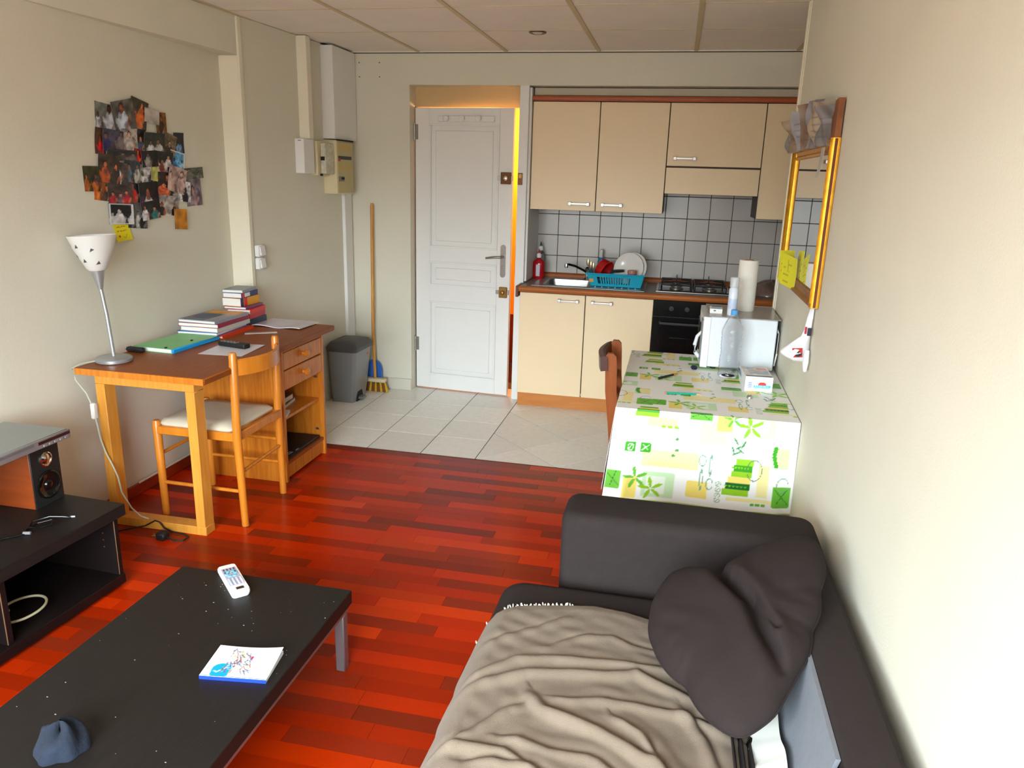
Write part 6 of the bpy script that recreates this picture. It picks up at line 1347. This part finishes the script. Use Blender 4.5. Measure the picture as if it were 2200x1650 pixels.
cf = Canvas(40, 60, 0.108, 0.178, (236, 228, 222)); cf.rect(0.02, 0.05, 0.10, 0.16, (150, 180, 214), 0.8); cf.ell(0.05, 0.10, 0.03, 0.04, (206, 196, 190)); cf.rect(0.05, 0.10, 0.104, 0.175, (226, 206, 200)); cf.rect(0.0, 0.0, 0.108, 0.02, (70, 66, 74)); cf.rect(0.06, 0.13, 0.10, 0.15, (214, 90, 80), 0.7); cf.noise(np.random.RandomState(8), 0.2, 8)
o = sheet('top_print', cf, frame((0, 0, 0.0622), (1, 0, 0), (0, 1, 0)), m_print, thick=0.0003); o.parent = bt_
cf = Canvas(30, 14, 0.06, 0.036, (110, 190, 226)); cf.ell(0.03, 0.02, 0.014, 0.01, (214, 50, 50)); cf.rect(0, 0, 0.06, 0.008, (236, 244, 250))
o = sheet('open_flap', cf, frame((-0.060, 0.055, 0.040), (0, -1, 0), (-0.35, 0, 0.9)), m_print, thick=0.0004); o.parent = bt_
# small things on the cloth
pe = thing('pen', 'black pen lying on the tablecloth near the microwave', 'pen', (0.024, 3.272, ZB2))
MB().tube([(-0.016, 3.217, ZB2+0.005), (0.044, 3.300, ZB2+0.005)], 0.005, 10).build('barrel', m_blackm, pe); MB().tube([(0.044, 3.300, ZB2+0.005), (0.062, 3.325, ZB2+0.005)], [0.0052, 0.004], 10).build('tip', mat('pen_ochre', (200, 140, 40), 0.4), pe)
pcl = thing('pencil', 'turquoise pencil lying on the tablecloth', 'pencil', (0.085, 3.0, ZB2))
MB().tube([(0.020, 2.992, ZB2+0.0042), (0.138, 3.008, ZB2+0.0042)], 0.0042, 6).build('barrel', mat('teal_lacquer', (20, 160, 130), 0.35), pcl); MB().tube([(0.138, 3.008, ZB2+0.0042), (0.160, 3.011, ZB2+0.003)], [0.0041, 0.0008], 6).build('point', mat('pencil_wood', (220, 176, 120), 0.6), pcl); MB().tube([(0.013, 2.991, ZB2+0.0042), (0.020, 2.992, ZB2+0.0042)], 0.0042, 6).build('eraser', mat('eraser_pink', (206, 120, 110), 0.6), pcl)
ck = thing('cap_lid', 'small dark blue bottle stopper beside the microwave', 'stopper', (0.135, 3.462, ZB2))
MB().lathe([(0.012, 0), (0.014, 0.004), (0.014, 0.014), (0.010, 0.017), (0.002, 0.017)], (0.138, 3.458, ZB2), 18).build('lid', mat('navy_gloss', (20, 24, 50), 0.2), ck); MB().box(0.122, 3.466, ZB2, 0.136, 3.482, ZB2+0.010, 0.003).build('tab', mat('navy_gloss', (20, 24, 50), 0.2), ck)
lump('foil_ball', 'tiny crumpled silver foil ball on the tablecloth', 'foil', (0.346, 3.027, ZB2), 0.012, 0.011, 0.013, mat('foil', (200, 200, 200), 0.25, 0.9), 3, n=14)

# ================================================================== MIRROR ON THE RIGHT WALL
mi = thing('wall_mirror', 'rectangular gilt framed mirror on the right wall', 'mirror', (0.485, 3.17, 1.15))
XM = XR-0.0015
mya, myb, mza, mzb = 2.728, 3.600, 1.150, 1.712; fw = 0.052; fd = 0.032
MB().box(XM-0.012, mya+0.02, mza+0.02, XM-0.002, myb-0.02, mzb-0.02).build('backing', m_goldb, mi)
MB().box(XM-0.0145, mya+fw-0.006, mza+fw-0.006, XM-0.012, myb-fw+0.006, mzb-fw+0.006).build('mirror_glass', mat('mirror', (226, 230, 232), 0.01, 1.0), mi)
def member(nm, p, q, wid, mt, horiz):
    # moulded profile: outer bead, cove, inner bead
    pr_ = [(0, 0), (0, fd*0.75), (wid*0.14, fd), (wid*0.30, fd*0.95), (wid*0.42, fd*0.62), (wid*0.68, fd*0.55), (wid*0.80, fd*0.72), (wid*0.95, fd*0.66), (wid, fd*0.40), (wid, 0)]
    mb = MB()
    if not horiz:   # vertical member: p=(y_outer, sign) extends z
        y0, sg = p; mb.prism([(XM-b_, y0+sg*a_) for a_, b_ in pr_], q)
    else:
        z0, sg = p; mb.prism([(XM-b_, z0+sg*a_) for a_, b_ in pr_], q, 'y')
    return mb.build(nm, mt, mi, smooth=50)
member('frame_side', (mya, 1), (mza+0.001, mzb-0.001), fw, m_gold, False); member('frame_side', (myb, -1), (mza+0.001, mzb-0.001), fw, m_gold, False)
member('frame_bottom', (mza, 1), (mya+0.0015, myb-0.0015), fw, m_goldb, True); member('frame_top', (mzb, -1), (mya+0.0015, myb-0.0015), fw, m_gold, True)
for yq in (mya-0.0006, myb+0.0006):
    MB().box(XM-0.0185, yq-0.0006, mza+0.003, XM-0.0095, yq+0.0006, mzb-0.003).build('dark_stripe', mat('frame_red_brown', (110, 50, 16), 0.4), mi)
MB().box(XM-0.0212, mya+0.024, mza+0.02, XM-0.0165, mya+0.034, mzb-0.02).build('dark_stripe', mat('frame_red_brown', (110, 50, 16), 0.4), mi)
mb = MB(); mb.prism([(mya+0.002, mzb), (myb, mzb), (myb, mzb+0.010), (mya+0.22, mzb+0.018), (mya+0.10, mzb+0.075), (mya+0.055, mzb+0.118), (mya+0.004, mzb+0.122)], (XM-0.022, XM-0.003), 'x'); mb.build('crest_board', mat('crest_brown', (134, 78, 40), 0.5, var=0.4, vscale=12), mi)
r = random.Random(4)
plist = [('grey torn leaflet at the far end of the mirror top', 3.52, 0.12, 0.13, (132, 128, 124)), ('folded beige paper tucked behind the mirror top, second from far end', 3.40, 0.13, 0.13, (150, 128, 106)), ('pale grey receipt standing on the mirror top', 3.27, 0.10, 0.15, (150, 146, 148)), ('tall brown envelope standing in the middle of the mirror top', 3.15, 0.13, 0.165, (128, 104, 84)), ('tall striped grey leaflet on the mirror top', 3.03, 0.12, 0.165, (124, 118, 122)), ('cream folded note on the mirror top near the frame corner', 2.92, 0.12, 0.150, (166, 148, 124)), ('grey curled card at the near end of the mirror top', 2.82, 0.10, 0.13, (118, 112, 110))]
for k, (lab, y_, w_, h_, c) in enumerate(plist):
    cp_ = Canvas(44, 52, w_, h_, c).noise(np.random.RandomState(20+k), 0.45, 5)
    for q in range(4): cp_.rect(w_*0.15, h_*(0.2+0.15*q), w_*(0.5+0.3*r.random()), h_*(0.24+0.15*q), (90, 84, 86), 0.5)
    lean = r.uniform(-0.12, 0.2)
    o = sheet('tucked_paper', cp_, frame((XM-0.034-0.004*(k % 3), y_, mzb-0.022+h_/2), (0.55, -1, 0), (-0.16-0.05*(k % 2), lean-0.1, 1)), m_print, thick=0.0014, bend=lambda u, v, k=k: 0.016*np.sin(u*5.1+k)*(0.3+v)+0.010*np.sin(v*6+2.3*k)+0.006*np.sin(u*11+v*7+k))
    tag(o, lab, 'paper', 'papers tucked on top of the mirror')
cp_ = Canvas(14, 24, 0.06, 0.10, (186, 184, 178)).noise(np.random.RandomState(31), 0.2, 4)
o = sheet('hanging_slip', cp_, frame((XM-0.030, 2.86, 1.635), (0, -1, 0), (0, 0, 1)), m_print, bend=lambda u, v: 0.01*(1-v)**2); tag(o, 'pale slip hanging down over the mirror glass', 'paper')
for k, (y_, z_, rot, lab) in enumerate(((3.30, 1.238, 0.10, 'yellow note on the lower far corner of the mirror, left one'), (3.20, 1.226, -0.12, 'yellow note on the lower far corner of the mirror, right one'))):
    cp_ = Canvas(24, 24, 0.125, 0.125, (222, 214, 30))
    for q in range(6): cp_.line(0.012, 0.015+0.014*q, 0.06+0.02*((q*7) % 3)/2, 0.017+0.014*q, 0.0009, (140, 140, 50), 0.8)
    cp_.line(0.045, 0.0, 0.05, 0.105, 0.0012, (170, 160, 20))
    o = sheet('sticky_note', cp_, frame((XM-0.0345-0.003*k, y_, z_), (0.35, -1, rot), (-0.12, rot, 1)), m_print, bend=lambda u, v, k=k: 0.012*(1-v)**2+0.01*(u-0.5)**2); tag(o, lab, 'note', 'yellow notes on the mirror')
# cloth bag hanging below the mirror
bgm = mat('white_cotton_bag', (232, 228, 232), 0.85, bump=0.2, bscale=200)
bgx = thing('hanging_bag', 'small white bag with a red and black logo hanging under the mirror', 'bag', (XM-0.02, 2.77, 0.94))
prb = [(1.150, 0.010, 0.004), (1.110, 0.016, 0.008), (1.065, 0.020, 0.010), (1.04, 0.026, 0.014), (1.0, 0.055, 0.022), (0.965, 0.078, 0.024), (0.955, 0.076, 0.018)]
rings_ = []
for (z_, hw, dp_) in prb:
    rg = []
    for k in range(16):
        a = 2*math.pi*k/16; rg.append((XM-0.004-hw*(0.62+0.62*math.cos(a)), 2.775+dp_*math.sin(a)+0.004*math.sin(3*a+z_*40), z_+0.10*max(0, math.cos(a))*(1.15-z_)*1.2*(hw/0.078)))
    rings_.append(rg)
MB().loft(rings_).build('bag_body', bgm, bgx, smooth=80)
MB().tube([(XM-0.014, 2.745, 1.0), (XM-0.016, 2.735, 0.96), (XM-0.014, 2.742, 0.925)], [0.008, 0.011, 0.006], 8).build('loose_corner', bgm, bgx)
cl_ = Canvas(20, 20, 0.034, 0.034, (190, 40, 40)); cl_.ell(0.02, 0.012, 0.012, 0.010, (30, 28, 30)); cl_.line(0.005, 0.01, 0.028, 0.016, 0.0014, (230, 225, 225))
o = sheet('logo_print', cl_, frame((XM-0.045, 2.7515, 0.988), (1, -0.05, 0.1), (-0.1, -0.04, 1)), m_print, thick=0.0004, parent=bgx)
MB().box(XM-0.028, 2.760, 1.055, XM-0.022, 2.766, 1.080, 0.001).build('red_tag', mat('red_tag', (200, 30, 50), 0.5), bgx); MB().box(XM-0.020, 2.754, 1.05, XM-0.006, 2.757, 1.078, 0.001).build('dark_tag', mat('dark_tag', (40, 36, 50), 0.5), bgx)
MB().tube([(XM-0.0005, 2.775, 1.158), (XM-0.014, 2.775, 1.158), (XM-0.018, 2.775, 1.166)], 0.0025, 8).build('hook', m_steel, bgx)
